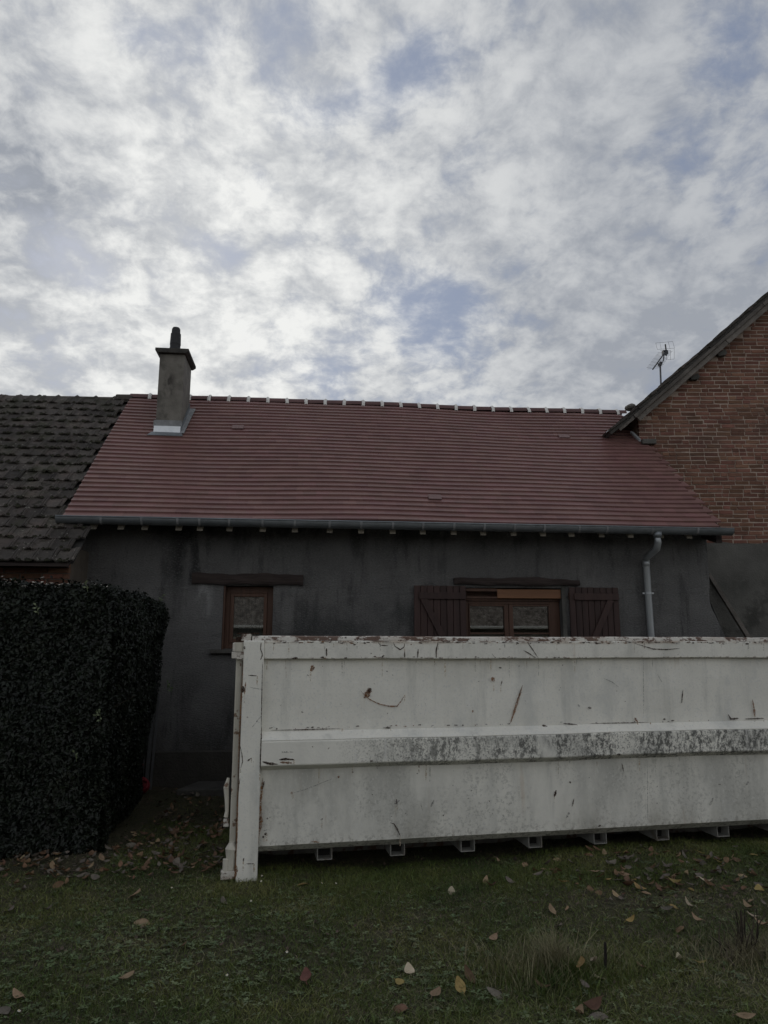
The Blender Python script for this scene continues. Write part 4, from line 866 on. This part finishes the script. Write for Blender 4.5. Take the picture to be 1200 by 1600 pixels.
        mark(pts, w, m, 'scratch' if m != R_ else 'rust_mark')
        if m != S_ and random.random() < .5:
            q = pts[-1]; mark([(q[0], q[1]), (q[0]-.3, q[1]+random.uniform(6, 16))], random.uniform(1.2, 2.6), 'rust_run', 'rust_run')
    for k in range(46):
        px = random.uniform(415, 1198); e = random.random()
        py = 1030 if e < .35 else (1005 if e < .7 else 1200-(px-412)*.025)
        mark([(px, py), (px+random.gauss(0, .4), py+random.uniform(6, 30 if e < .35 or e > .7 else 18))], random.uniform(.8, 2.4), 'rust_run' if random.random() < .6 else 'scuff_pale', 'rust_run')
    for k in range(230):                     # small chips, mostly along the edges
        e = random.random()
        if e < .45: px, py = random.uniform(415, 1200), 1003+abs(random.gauss(0, 1.5))
        elif e < .65: px, py = random.uniform(415, 1200), 1028-abs(random.gauss(0, 1.0))
        elif e < .8: px, py = random.uniform(420, 1200), 0; py = 1142-(px-412)*.0205-1-abs(random.gauss(0, 1.5))
        else: px, py = random.uniform(420, 1200), random.uniform(1040, 1120) if random.random() < .5 else random.uniform(1200, 1280)
        l = random.uniform(1, 6) if e < .8 else random.uniform(1, 4); a = random.gauss(0, .25) if e < .8 else random.uniform(0, 3)
        mark([(px, py), (px+l*cos(a), py+l*sin(a)*.6)], random.uniform(.8, 2.2), random.choice((K_, K_, R_, S_) if e < .8 else (S_, S_, K_)), 'paint_chip')
container()

# ------------------------------------------------------------------ hedge
HX = -1.62; HY0 = 6.08; HY1 = 8.35; HZ = 2.10
def lump(a, b): return .035*np.sin(3.1*a+1.7*b)+.028*np.sin(5.3*b-2.1*a+1)+.018*np.sin(9.7*a+.5)*np.sin(8.3*b)
def hedge():
    org = Vector((-3.6, 7.2, 0))
    h = thing('hedge', 'clipped dark green leafy hedge standing in front of the cottage', 'hedge', org)
    def leaves(n, P, Nn, size=.0225):
        # P positions, Nn outward normals ; each leaf = 2 folded quads as 4 triangles
        d = rng.normal(0, 1, (n, 3)); nn = Nn+d*.55; nn /= np.linalg.norm(nn, axis=1, keepdims=True)
        t = rng.normal(0, 1, (n, 3))+np.array([0, 0, -.5]); t -= (t*nn).sum(1, keepdims=True)*nn; t /= np.linalg.norm(t, axis=1, keepdims=True)
        b = np.cross(nn, t); L = (size*rng.uniform(.65, 1.35, n))[:, None]; W = L*rng.uniform(.36, .52, n)[:, None]
        v0 = P-t*L*.8; v1 = P-t*L*.1+b*W+nn*W*.25; v2 = P+t*L-nn*L*.12; v3 = P-t*L*.1-b*W+nn*W*.25; v4 = P+t*L*.1
        V = np.stack([v0, v1, v2, v3, v4], 1).reshape(-1, 3); k = np.arange(n)*5
        T = np.concatenate([np.stack([k, k+1, k+4], 1), np.stack([k+1, k+2, k+4], 1), np.stack([k+4, k+2, k+3], 1), np.stack([k, k+4, k+3], 1)])
        return V, T, np.repeat(rng.random(n), 5)
    def endx(z, y): return HX+.03-.015*(y-6.1)-.07*np.clip(1-z/1.8, 0, 1)*(y-6.1)
    Ps, Ns = [], []
    n = 78000; x = rng.uniform(-5.0, HX, n); z = rng.uniform(.02, HZ, n); dep = rng.exponential(.045, n)-.015
    keep = x < endx(z, HY0)
    y = HY0+lump(x, z)+dep+.05*((z/HZ) > .93)+.10*np.clip((z-HZ+.12)/.12, 0, 1)**2+.10*np.clip(.35-z, 0, 1)
    Ps.append(np.stack([x, y, z], 1)[keep]); Ns.append(np.tile([0, -1, .25], (keep.sum(), 1)))
    n = 42000; y = rng.uniform(HY0, HY1, n); z = rng.uniform(.02, HZ, n); dep = rng.exponential(.045, n)-.015
    x = endx(z, y)+lump(y+3, z)-dep-.14*np.clip((z-HZ+.22)/.22, 0, 1)**2-.05*np.clip(.3-z, 0, 1)
    Ps.append(np.stack([x, y, z], 1)); Ns.append(np.tile([1, 0, .25], (n, 1)))
    n = 40000; x = rng.uniform(-5.0, HX, n); y = rng.uniform(HY0+.03, HY1, n); dep = rng.exponential(.03, n)-.02
    z = HZ+.5*lump(x, y)-dep-.02+rng.exponential(.014, n)-.16*np.clip((x-HX+.22)/.22, 0, 1)**2; Ps.append(np.stack([x, y, z], 1)); Ns.append(np.tile([0, 0, 1.0], (n, 1)))
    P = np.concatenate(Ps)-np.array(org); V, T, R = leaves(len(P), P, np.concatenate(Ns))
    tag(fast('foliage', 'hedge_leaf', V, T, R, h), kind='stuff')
    core = MB().hexa([(-5.2, HY0+.17, .03), (HX-.20, HY0+.17, .03), (HX-.36, HY1-.1, .03), (-5.2, HY1-.1, .03), (-5.2, HY0+.17, HZ-.13), (HX-.24, HY0+.17, HZ-.13), (HX-.24, HY1-.1, HZ-.13), (-5.2, HY1-.1, HZ-.13)]).build('inner_growth', 'twig', h, org)
    tw = MB()
    for k in range(420):
        if random.random() < .6: b = Vector((random.uniform(-4.9, HX-.1), HY0+.16, random.uniform(.05, 1.9))); e = b+Vector((random.gauss(0, .12), -.16, random.uniform(.02, .25)))
        else: b = Vector((HX-.2, random.uniform(HY0+.1, HY1-.1), random.uniform(.05, 1.9))); b.x = endx(b.z, b.y)-.2; e = b+Vector((.17, random.gauss(0, .12), random.uniform(.02, .25)))
        tw.tube([b, (b+e)/2+Vector((0, 0, .015)), e], [.005, .004, .002], 5, False)
    tag(tw.build('twigs', 'twig', h, org), kind='stuff')
    for k in range(16):
        x = -4.6+k*.19; MB().tube([(x, 6.6+.2*sin(k*2.1), -.02), (x+.03, 6.5, .2), (x+.05*sin(k), 6.4, .5)], [.02, .016, .012], 7).build('stem', 'twig', h, org)
    # pale young shoots that stand out of the clipped face
    def shoot(base, dirv, n, s, m='hedge_sprig'):
        mb = MB(); b = Vector(base); dv = Vector(dirv); mb.tube([b, b+dv*.5+Vector((0, 0, .01)), b+dv], [.0022, .0018, .001], 5, False)
        for i in range(n):
            p = b+dv*((i+1)/n); a = random.uniform(0, 6.28); t = Vector((cos(a)*.8, -.35, sin(a)*.6+.4)).normalized(); nn = Vector((random.gauss(0, .3), -1, .3)).normalized(); bb = t.cross(nn).normalized()
            mb.add([p, p+t*s*.5+bb*s*.24, p+t*s, p+t*s*.5-bb*s*.24], [(0, 1, 2), (0, 2, 3)])
        mb.build('shoot', m, h, org)
    for px, py in ((157, 1128), (150, 1122), (268, 1082), (262, 1078), (137, 925), (60, 960), (250, 940), (120, 1190)):
        end = px > 240
        p = aty(px, py, 7.6 if end else HY0-.03); shoot(p, (random.uniform(-.03, .05), -.03, .07), 4, .034, 'hedge_sprig' if not end else 'weed')
hedge()

# ------------------------------------------------------------------ small things by the wall
def by_wall():
    o = MB().hexa([(-1.42, 8.30, -.02), (.3, 8.22, -.02), (.3, 8.72, -.02), (-1.25, 8.72, -.02), (-1.42, 8.30, .075), (.3, 8.22, .075), (.3, 8.72, .085), (-1.25, 8.72, .085)]).build('stone_slab', 'stone', None, (0, 0, 0), bevel=.012)
    tag(o, 'flat grey stone slab on ground at foot of cottage wall', 'slab')
    org = Vector((-1.82, 8.78, 0)); t = thing('leaning_strips', 'narrow grey metal strips standing upright on cottage wall behind the hedge', 'metal strips', org)
    for k, (dx, w, zt) in enumerate(((-.09, .035, 1.02), (-.03, .04, 1.08), (.03, .025, 1.05))):
        MB().hexa([(dx, -.03-.02*k, -.02), (dx+w, -.03-.02*k, -.02), (dx+w, -.015-.02*k, -.02), (dx, -.015-.02*k, -.02), (dx+.01, .075, zt), (dx+w+.01, .075, zt), (dx+w+.01, .09, zt), (dx+.01, .09, zt)]).build('metal_strip', 'grey_metal', t)
    # red plastic watering can, half behind the hedge
    b = Vector((-1.84, 8.46, 0)); t = thing('red_plastic_can', 'small red plastic can lying by the hedge foot near the wall', 'can', b)
    MB().grid(lambda u, v: (.10*sin(pi*min(max(v, .02), .98))*cos(2*pi*u)*(1+.1*cos(4*pi*u)), .075*sin(pi*min(max(v, .02), .98))*sin(2*pi*u), .095-.095*cos(pi*v)), 20, 12).build('body', 'red_plastic', t, smooth=True)
    MB().tube([(-.03, -.02, .16), (-.03, -.03, .22), (-.01, -.03, .29), (.01, -.03, .33)], [.034, .030, .026, .030], 10).build('spout', 'red_plastic', t, smooth=True)
    MB().tube([(.05, -.06, .16), (.095, -.075, .14), (.10, -.08, .09), (.06, -.085, .045)], .012, 8).build('handle', 'red_plastic', t, smooth=True)
by_wall()

# ------------------------------------------------------------------ lawn
def in_container(x, y, m=0.0):
    lx = (x-CO[0])*cdx[0]+(y-CO[1])*cdx[1]; ly = (x-CO[0])*cdn[0]+(y-CO[1])*cdn[1]
    return (lx > -.1-m) & (lx < 6.2+m) & (ly > .12-m) & (ly < 2.4+m)
def fnoise(x, y):
    return (np.sin(1.9*x+.7*y+1)*np.sin(2.3*y-1.1*x)+.6*np.sin(4.1*x-2*y+2)*np.sin(3.7*y+1.3*x)+.35*np.sin(9*x+1.3*y)*np.sin(8*y-2*x))/1.6
def bare(x, y):     # 0..1, how bare the soil is
    b = np.clip((fnoise(x*1.3+4, y*1.3)-.15)*1.4, 0, 1)*.55
    b = np.maximum(b, np.exp(-(((x-2.3)/.9)**2+((y-4.75)/.28)**2))*.85)          # worn strip right of the tuft
    b = np.maximum(b, np.exp(-(((x+.75)/1.3)**2+((y-4.35)/.45)**2))*.55)          # trodden, weedy strip
    h = (x < HX+.15) & (y > HY0-.40+.10*np.sin(5*x)) & (y < 8.6); b = np.where(h, 1, b)
    h2 = (x < 0) & (y > 6.9+.25*np.sin(4*x)); b = np.where(h2, np.maximum(b, .9), b)
    b = np.where(in_container(x, y, -.15), .95, b)
    return b
def blades(name, m, x, y, z, h, w, lean, parent=None, seg=2, org=(0, 0, 0)):
    n = len(x); a = rng.uniform(0, 2*pi, n); ca, sa = np.cos(a), np.sin(a); b = rng.uniform(0, 2*pi, n); lx, ly = np.cos(b)*lean*h, np.sin(b)*lean*h
    base = np.stack([x, y, z], 1)-np.array(org); side = np.stack([ca*w, sa*w, np.zeros(n)], 1)
    lev = [0, .5, 1] if seg == 2 else [0, .35, .7, 1]; V = []
    for i, t in enumerate(lev):
        c = base+np.stack([lx*t*t, ly*t*t, h*(t-.25*t*t*np.minimum(lean, 1))], 1)
        if i < len(lev)-1: V += [c-side*(1-t*.55), c+side*(1-t*.55)]
        else: V += [c]
    k = len(V); V = np.stack(V, 1).reshape(-1, 3); s = np.arange(n)*k; T = []
    for i in range(len(lev)-2): T += [np.stack([s+2*i, s+2*i+1, s+2*i+3], 1), np.stack([s+2*i, s+2*i+3, s+2*i+2], 1)]
    i = len(lev)-2; T += [np.stack([s+2*i, s+2*i+1, s+2*i+2], 1)]
    return fast(name, m, V, np.concatenate(T), np.repeat(rng.random(n), k), parent)
def lawn():
    n = 520000; y = 2.5+rng.random(n)**1.15*6.2; x = rng.uniform(-.62, .82, n)*y+rng.uniform(-.6, .6, n)
    k = rng.random(n) > bare(x, y)*.97; k &= ~((y > 8.25) & (x < 1)); x, y = x[k], y[k]; n = len(x)
    near = np.exp(-((y-5.15-.09*x)/.35)**2)*(x > -.6)
    h = rng.uniform(.008, .030, n)*(1+.45*fnoise(x*2, y*2))*(1+.8*near)*(1+.8*(rng.random(n) < .06)); h = np.maximum(h, .006)
    o = blades('grass', 'grass', x, y, gz(x, y)-.010, h, rng.uniform(.0011, .0023, n), rng.uniform(.3, 1.7, n))
    tag(o, 'short green lawn grass in front of the container', 'grass', kind='stuff')
    n = 15000; y = 2.5+rng.random(n)**1.3*3.4; x = rng.uniform(-.62, .82, n)*y; k = (rng.random(n) > bare(x, y)) & (rng.random(n) < .35+.65*np.clip(fnoise(x*1.7+3, y*1.7)+.3, 0, 1)) & ~in_container(x, y); x, y = x[k], y[k]; n = len(x)
    o = blades('long_grass', 'grass', x, y, gz(x, y)-.010, rng.uniform(.025, .060, n), rng.uniform(.0016, .0030, n), rng.uniform(.4, 1.6, n), None, 3)
    tag(o, 'longer green grass blades standing out of the lawn', 'grass', kind='stuff')
    # dead blades lying in the lawn
    n = 95000; y = 2.5+rng.random(n)*4.2; x = rng.uniform(-.62, .82, n)*y; p = .28+.60*np.clip(fnoise(x*.9+1, y*.9)+.3, 0, 1)+.5*np.exp(-(((x-1.9)/1.0)**2+((y-3.7)/.7)**2)); k = rng.random(n) < p; k &= ~in_container(x, y); x, y = x[k], y[k]; n = len(x)
    o = blades('dry_grass', 'dry_grass', x, y, gz(x, y)-.008, rng.uniform(.008, .030, n), rng.uniform(.0008, .0016, n), rng.uniform(.8, 2.6, n))
    tag(o, 'straw coloured dead grass blades scattered through the lawn', 'dry grass', kind='stuff')
    # weeds: flat rosettes of oval leaves
    C = []
    for k in range(9000):
        yy = 2.5+random.random()*3.6; xx = random.uniform(-.62, .8)*yy
        d = exp(-(((xx+.7)/1.3)**2+((yy-4.2)/.6)**2))*1.0+.18+.35*max(0, fnoise(np.array(xx*1.6+2), np.array(yy*1.6)))
        if random.random() < d and not in_container(np.array(xx), np.array(yy)): C.append((xx, yy))
    V, T, R = [], [], []
    for xx, yy in C:
        zz = float(gz(np.array(xx), np.array(yy))); nl = random.randint(3, 6); a0 = random.uniform(0, 6.3); sc_ = random.uniform(.012, .030); rv = random.random()
        for i in range(nl):
            a = a0+i*6.283/nl+random.uniform(-.4, .4); L = sc_*random.uniform(.7, 1.3); W = L*random.uniform(.16, .30); up = random.uniform(.05, .6)
            t = np.array([cos(a), sin(a), up]); s_ = np.array([-sin(a), cos(a), 0]); b = len(V); c = np.array([xx, yy, zz+.001])
            V += [c, c+t*L*.55+s_*W+[0, 0, .15*W], c+t*L-[0, 0, up*L*.45], c+t*L*.55-s_*W+[0, 0, .15*W], c+t*L*.55]
            T += [(b, b+1, b+4), (b+1, b+2, b+4), (b+4, b+2, b+3), (b, b+4, b+3)]; R += [rv]*5
    tag(fast('weeds', 'weed', np.array(V), np.array(T), np.array(R)), 'low broad-leaved weeds growing through the lawn', 'weeds', kind='stuff')
    # crumbs of old leaves on bare soil
    n = 15000; y = rng.uniform(2.6, 8.5, n); x = rng.uniform(-.62, .8, n)*y; k = rng.random(n) < np.clip(bare(x, y)*1.0-.1, .02, .9); x, y = x[k], y[k]; n = len(x)
    a = rng.uniform(0, 2*pi, n); L = rng.uniform(.006, .022, n); W = L*rng.uniform(.3, .6, n); z = gz(x, y)-.006+rng.uniform(0, .012, n); t1 = rng.normal(0, .35, n); t2 = rng.normal(0, .35, n)
    d = np.stack([np.cos(a), np.sin(a), t1], 1)*L[:, None]; s = np.stack([-np.sin(a), np.cos(a), t2], 1)*W[:, None]; c = np.stack([x, y, z], 1)
    V = np.stack([c-d, c+s, c+d, c-s], 1).reshape(-1, 3); q = np.arange(n)*4
    tag(fast('leaf_litter', 'litter', V, np.stack([q, q+1, q+2, q+3], 1), np.repeat(rng.random(n), 4)), 'crumbled dark leaf litter on bare soil under the hedge', 'leaf litter', kind='stuff')
lawn()

def tufts():
    c = atz(885, 1512, 0); org = Vector((c[0], c[1], 0))
    t = thing('grass_tuft', 'tall wispy grass tuft around two charred sticks in foreground', 'grass tuft', org)
    n = 1700; r = np.abs(rng.normal(0, .20, n)); a = rng.uniform(0, 2*pi, n); r = r*(1+.35*np.sin(3*a+1)); x = c[0]-.03+r*np.cos(a)*1.5; y = c[1]+.06+r*np.sin(a)*.7
    h = rng.uniform(.03, .17, n)*np.clip(1.25-r*1.8, .25, 1.2)*np.where(x < c[0], 1.25, .9)
    tag(blades('blades', 'dry_grass', x, y, gz(x, y)-.01, h, rng.uniform(.0008, .0017, n), rng.uniform(.15, .9, n), t, 3, org), kind='stuff')
    n = 2600; r = np.abs(rng.normal(0, .22, n)); a = rng.uniform(0, 2*pi, n); x = c[0]+r*np.cos(a)*1.3; y = c[1]+r*np.sin(a)*.7
    tag(blades('green_blades', 'grass', x, y, gz(x, y)-.01, rng.uniform(.04, .11, n), rng.uniform(.001, .002, n), rng.uniform(.2, 1.0, n), t, 3, org), kind='stuff')
    for px, py in ((845, 1420), (858, 1432), (838, 1435), (905, 1448), (925, 1440), (865, 1450), (890, 1447), (935, 1452)):
        b = atz(860+(px-860)*.6+5, 1500, 0); d = ray(px, py); e = _C+d*((b[1]+.02)/d[1]); mid = (b+e)/2+np.array([random.gauss(0, .012), 0, .01])
        MB().tube([Vector(b)-org, Vector(mid)-org, Vector(e)-org], [.0022, .0016, .0009], 5, False).build('dry_stalk', 'dry_grass', t)
    # charred sticks
    for (px, pb, pt, rad, lab) in ((945, 1516, 1472, .008, 'upright charred black stick at right of the grass tuft'), (887, 1500, 1478, .006, 'short charred black stick at back of the grass tuft')):
        b = atz(px, pb, 0); d = ray(px+.5, pt); e = _C+d*(b[1]/d[1])
        m_ = (b+e)/2; o = MB().tube([Vector(b)-Vector((0, 0, .02)), Vector(m_)+Vector((.003, 0, 0)), Vector(e)-Vector((0, 0, .01)), Vector(e)], [rad*1.1, rad, rad*.8, rad*.4], 7).build('charred_stick', 'char', None)
        tag(o, lab, 'stick', 'charred sticks in the tuft')
    # woody dry clump at the right edge
    c = atz(1168, 1490, 0); org = Vector((c[0], c[1], 0)); t = thing('dry_shrub', 'dead woody shrub stump with dry stalks at right edge of lawn', 'shrub', org)
    for k in range(34):
        a = random.uniform(0, 6.28); r = abs(random.gauss(0, .07)); b = Vector((cos(a)*r*1.2, sin(a)*r*.7, -.02)); hh = random.uniform(.06, .24); e = b+Vector((random.gauss(0, .07), random.gauss(0, .04), hh)); md = (b+e)/2+Vector((random.gauss(0, .015), random.gauss(0, .01), 0))
        MB().tube([b, md, e], [random.uniform(.004, .011), .004, .0018], 6, False).build('stalk', random.choice(('twig', 'twig_pale', 'twig_pale')), t)
    n = 1300; r = np.abs(rng.normal(0, .17, n)); a = rng.uniform(0, 2*pi, n); x = c[0]+r*np.cos(a)*1.3; y = c[1]+r*np.sin(a)*.7
    tag(blades('dry_blades', 'dry_grass', x, y, gz(x, y)-.01, rng.uniform(.03, .15, n), rng.uniform(.0008, .0017, n), rng.uniform(.2, 1.3, n), t, 3, org), kind='stuff')
tufts()

# ------------------------------------------------------------------ fallen leaves, daisies
LEAF = []
def leaf_mesh(L, W, curl, fold, m, seed):
    r = random.Random(seed); mb = MB(); n = 7; lean = r.uniform(-.2, .2)
    for i in range(n+1):
        t = i/n; w = W*(sin(pi*min(1, t*.94+.03)) ** .8)*(1-.25*t); y = L*(t-.5); zc = curl*L*((t-.5)**2*2.2)+.02*L*sin(5*t+seed)
        for sg in (-1, -.5, 0, .5, 1): mb.V.append((w*sg+lean*L*t*t*.5, y, zc+fold*w*abs(sg)**1.4+r.gauss(0, .006*L)*abs(sg)+.004))
    for i in range(n):
        for j in range(4): a = i*5+j; mb.F.append((a, a+1, a+6, a+5))
    mb.tube([(0, -L*.5, curl*L*.55+.003), (.01*L, -L*.62, curl*L*.6+.003), (.03*L, -L*.74, curl*L*.5+.004)], .0012, 4, False)
    return mb.mesh('leaf', 'leaf_'+m, True)
def leaves():
    spec = {}
    def get(m):
        if m not in spec: spec[m] = [leaf_mesh(.085, .024*f, c, fo, m, k) for k, (f, c, fo) in enumerate(((1, .35, .35), (1.15, -.25, -.3), (.85, .6, .5), (1.25, .2, -.15)))]
        return random.choice(spec[m])
    L = [  # photo position, colour, where
        (706, 1392, 'pale', 'standing alone in dark grass under the middle of the container'), (759, 1375, 'tan', 'near the fourth tube end of the container'), (767, 1384, 'brown', 'just beside the fourth tube end leaf'), (861, 1421, 'tan', 'upright behind the tall grass tuft'), (872, 1441, 'grey', 'flat behind the tall grass tuft'), (770, 1463, 'tan', 'left of the tall tuft, curled, alone'), (812, 1502, 'pale', 'at left foot of the tall tuft'), (732, 1522, 'brown', 'standing on edge left of the tuft'), (718, 1540, 'yellow', 'narrow, upright, left of the tuft'), (640, 1514, 'pale', 'in middle of the foreground lawn'), (627, 1539, 'yellow', 'below the pale one in middle foreground'), (680, 1553, 'tan', 'tilted in middle foreground'), (624, 1578, 'brown', 'at bottom centre of the lawn'), (775, 1544, 'grey', 'small, in weeds below the tuft'),
        (984, 1437, 'yellow', 'folded, on worn soil right of the tuft'), (1076, 1420, 'pale', 'on worn soil left of the dry shrub'), (1088, 1441, 'tan', 'below the pale one left of the dry shrub'), (1061, 1449, 'brown', 'flat on worn soil near the dry shrub'), (1106, 1387, 'pale', 'bright, above the dry shrub'), (1126, 1355, 'yellow', 'round, in shade near the last tube ends'), (1177, 1340, 'yellow', 'in shade at the right frame edge'), (1193, 1339, 'yellow', 'brightest, at the right frame edge'), (1173, 1410, 'tan', 'top of three beside the dry shrub'), (1169, 1420, 'tan', 'middle of three beside the dry shrub'), (1175, 1429, 'pale', 'lowest of three beside the dry shrub'), (1192, 1446, 'tan', 'at right edge behind the dry shrub'), (1168, 1592, 'tan', 'in the bottom right corner'), (1061, 1498, 'pale', 'small, in mossy grass right of the tuft'), (1002, 1507, 'brown', 'curled, right of the charred stick'), (1095, 1501, 'yellow', 'tiny, in grass left of the dry shrub'),
        (910, 1521, 'yellow', 'caught in the tall tuft'), (932, 1515, 'pale', 'beside the charred stick in the tuft'), (934, 1527, 'pale', 'low against the charred stick'), (902, 1503, 'red', 'dark, at the back of the tuft'), (915, 1536, 'grey', 'long, in front of the tuft'), (903, 1576, 'tan', 'in the small heap below the tuft'), (925, 1570, 'red', 'reddest of the small heap below the tuft'), (934, 1581, 'grey', 'grey one of the small heap below the tuft'), (845, 1530, 'brown', 'in grass at left of the small heap'),
        (212, 1402, 'tan', 'left part of the lawn, uppermost'), (222, 1447, 'tan', 'flat, on the left part of the lawn'), (287, 1488, 'brown', 'pointed, among weeds left of centre'), (197, 1544, 'tan', 'square-looking, on weeds lower left'), (28, 1559, 'tan', 'pointed, in lower left corner'), (5, 1580, 'grey', 'cut by the left frame edge, near the bottom'), (478, 1531, 'red', 'reddish, alone in lower middle lawn'), (472, 1380, 'yellow', 'in shade near the first tube end'), (350, 1417, 'grey', 'small, below the container post'), (15, 1424, 'grey', 'faint, at left edge of the lawn'), (75, 1420, 'grey', 'tilted, at left of the lawn'), (37, 1394, 'grey', 'at the soil edge by the left frame edge')]
    X = []; TUBE = (511, 627, 740, 848, 952, 1052, 1150); ORD = ('first', 'second', 'third', 'fourth', 'fifth', 'sixth', 'seventh')
    COLS = ('brown', 'tan', 'yellow', 'grey', 'red', 'pale'); used = {}
    for px, py in ((930, 1370), (950, 1381), (966, 1380), (975, 1375), (850, 1360), (858, 1368), (868, 1371), (880, 1387), (872, 1346), (1000, 1391), (1010, 1398), (1052, 1383), (1072, 1375), (1080, 1392), (972, 1355), (977, 1339), (945, 1341), (920, 1343), (780, 1347), (1187, 1394), (1055, 1420), (1025, 1420), (990, 1380), (1120, 1372), (1145, 1352), (1160, 1372), (820, 1350), (1040, 1360), (1095, 1340)):
        i = min(range(7), key=lambda k: abs(TUBE[k]-px)); dist = 'close below' if py < 1358 else ('in front of' if py < 1384 else 'well in front of'); side = '' if abs(px-TUBE[i]) < 18 else (', to its left' if px < TUBE[i] else ', to its right')
        where = '%s the container\'s %s tube end%s' % (dist, ORD[i], side)
        pick = [c for c in COLS if c not in used.get(where, ())] or list(COLS); c = random.choice(pick[:3]); used.setdefault(where, []).append(c)
        X.append((px, py, c, where, 'leaf drift by the container'))
    names = dict(pale='pale beige', tan='tan', brown='brown', yellow='yellow', grey='grey-brown', red='red-brown')
    for px, py, m, where, *g in L+X:
        p = atz(px, py, 0.0); z = float(gz(np.array(p[0]), np.array(p[1]))); big = (.9 if g else 1.0)
        o = link('fallen_leaf', get(m)); tuftz = .05 if 'tuft' in where and ('caught' in where or 'stick' in where) else 0
        o.location = (p[0], p[1], z+.009+tuftz); s = random.uniform(.70, 1.18)*big; o.scale = (s*random.uniform(.75, 1.35), s, s)
        up = 'upright' in where or 'standing' in where
        o.rotation_euler = (random.gauss(.10, .22) if not up else random.uniform(.6, 1.0), random.gauss(0, .3), random.uniform(0, 6.28) if not up else random.uniform(-.5, .5))
        tag(o, '%s fallen leaf %s' % (names[m], where), 'leaf', g[0] if g else 'fallen leaves on the lawn')
    # the drifts nobody could count: leaves piled at the hedge foot and under the right half of the container
    src = {m: leaf_mesh(.075, .023, .4, .3, m, 11+i) for i, m in enumerate(('brown', 'tan', 'grey'))}
    for m, cnt, lab in (('brown', 260, 'brown dead leaves drifted at the hedge foot and container'), ('grey', 250, 'grey-brown dead leaves drifted at the hedge foot and container'), ('tan', 50, 'tan dead leaves drifted at the hedge foot and container')):
        Ms = []
        while len(Ms) < cnt:
            if random.random() < .82: px = random.uniform(-20, 350); py = random.gauss(1345, 28) if random.random() < .6 else random.uniform(1236, 1330); ok = py < 1392-max(0, px-60)*.10 and not (px < 200 and py < 1335) and py > 1238 and not (px < 240 and py < 1300)
            else: px, py = random.gauss(1040, 110), random.gauss(1368, 26); ok = 790 < px < 1240 and py > 1325
            if not ok: continue
            p = atz(px, py, 0.0); z = float(gz(np.array(p[0]), np.array(p[1])))+.006+random.random()*.014; k = random.uniform(.5, 1.05)
            Ms.append(Matrix.Translation((p[0], p[1], z))@Matrix.Rotation(random.uniform(0, 6.28), 4, 'Z')@Matrix.Rotation(random.gauss(0, .35), 4, 'X')@Matrix.Rotation(random.gauss(0, .4), 4, 'Y')@Matrix.Diagonal((k*random.uniform(.7, 1.3), k, k, 1)))
        me = src[m]; V, F, R = merge_copies([tuple(v.co) for v in me.vertices][:40], [tuple(q.vertices) for q in me.polygons if max(q.vertices) < 40], Ms)
        tag(fast('leaf_drift', 'leaf_'+m, V, F, R, None, True), lab, 'leaves', kind='stuff')
    dm = MB()
    for k in range(11):
        a = k*2*pi/11; b = a+.42; dm.add([(0, 0, 0), (.009*cos(a-.05), .009*sin(a-.05), .002), (.012*cos((a+b)/2), .012*sin((a+b)/2), .001), (.009*cos(b+.05), .009*sin(b+.05), .002)], [(0, 1, 2, 3)])
    dm.V = [(a*.6, b*.6, c*.6) for a, b, c in dm.V]; dme = dm.mesh('petals', 'daisy'); em = MB().tube([(0, 0, .001), (0, 0, .004)], [.0025, .002], 8).mesh('eye', 'daisy_eye')
    for px, py, where in ((409, 1373, 'upper of two beside the container post foot'), (408, 1381, 'lower of two beside the container post foot'), (503, 1381, 'in shade left of the first tube end'), (525, 1382, 'in shade right of the first tube end'), (392, 1415, 'below the container post'), (448, 1500, 'among weeds in the middle lawn'), (354, 1539, 'lowest, left of the middle lawn'), (29, 1586, 'near the lower left corner'), (268, 1394, 'left of the container post')):
        p = atz(px, py, 0.0); z = float(gz(np.array(p[0]), np.array(p[1])))+.022; t = thing('daisy', 'tiny white daisy %s' % where, 'flower', (p[0], p[1], z), random.uniform(0, 6), 'daisies in the lawn'); t.rotation_euler = (random.uniform(.2, .7), random.gauss(0, .2), random.gauss(0, .4))
        link('petals', dme, t); link('eye', em, t)
leaves()

# ------------------------------------------------------------------ the building across the yard (seen only mirrored in the wide window)
def barn():
    org = Vector((3, -16, 0)); t = thing('yard_barn', 'pale walled barn with tiled roof mirrored in the wide window', 'building', org)
    x0, x1 = -5.5, 16; yf = -13.0
    MB().box(x0, x1, yf-7, yf, -.1, 2.5).build('wall', 'barn_wall', t, org)
    r = MB().hexa([(x0-.3, yf+.4, 2.38), (x1+.3, yf+.4, 2.38), (x1+.3, yf-3.5, 5.4), (x0-.3, yf-3.5, 5.4), (x0-.3, yf+.4, 2.46), (x1+.3, yf+.4, 2.46), (x1+.3, yf-3.5, 5.5), (x0-.3, yf-3.5, 5.5)])
    r.hexa([(x0-.3, yf-7.4, 2.38), (x1+.3, yf-7.4, 2.38), (x1+.3, yf-3.5, 5.4), (x0-.3, yf-3.5, 5.4), (x0-.3, yf-7.4, 2.46), (x1+.3, yf-7.4, 2.46), (x1+.3, yf-3.5, 5.5), (x0-.3, yf-3.5, 5.5)])
    r.build('roof', 'barn_roof', t, org)
    MB().tube([(x0-.3, yf+.48, 2.40), (x1+.3, yf+.48, 2.40)], .07, 8).build('gutter', 'mortar_white', t, org)
    MB().box(4.2, 6.4, yf+.004, yf+.05, 0, 2.1).build('door', 'wood_dark', t, org)
barn()
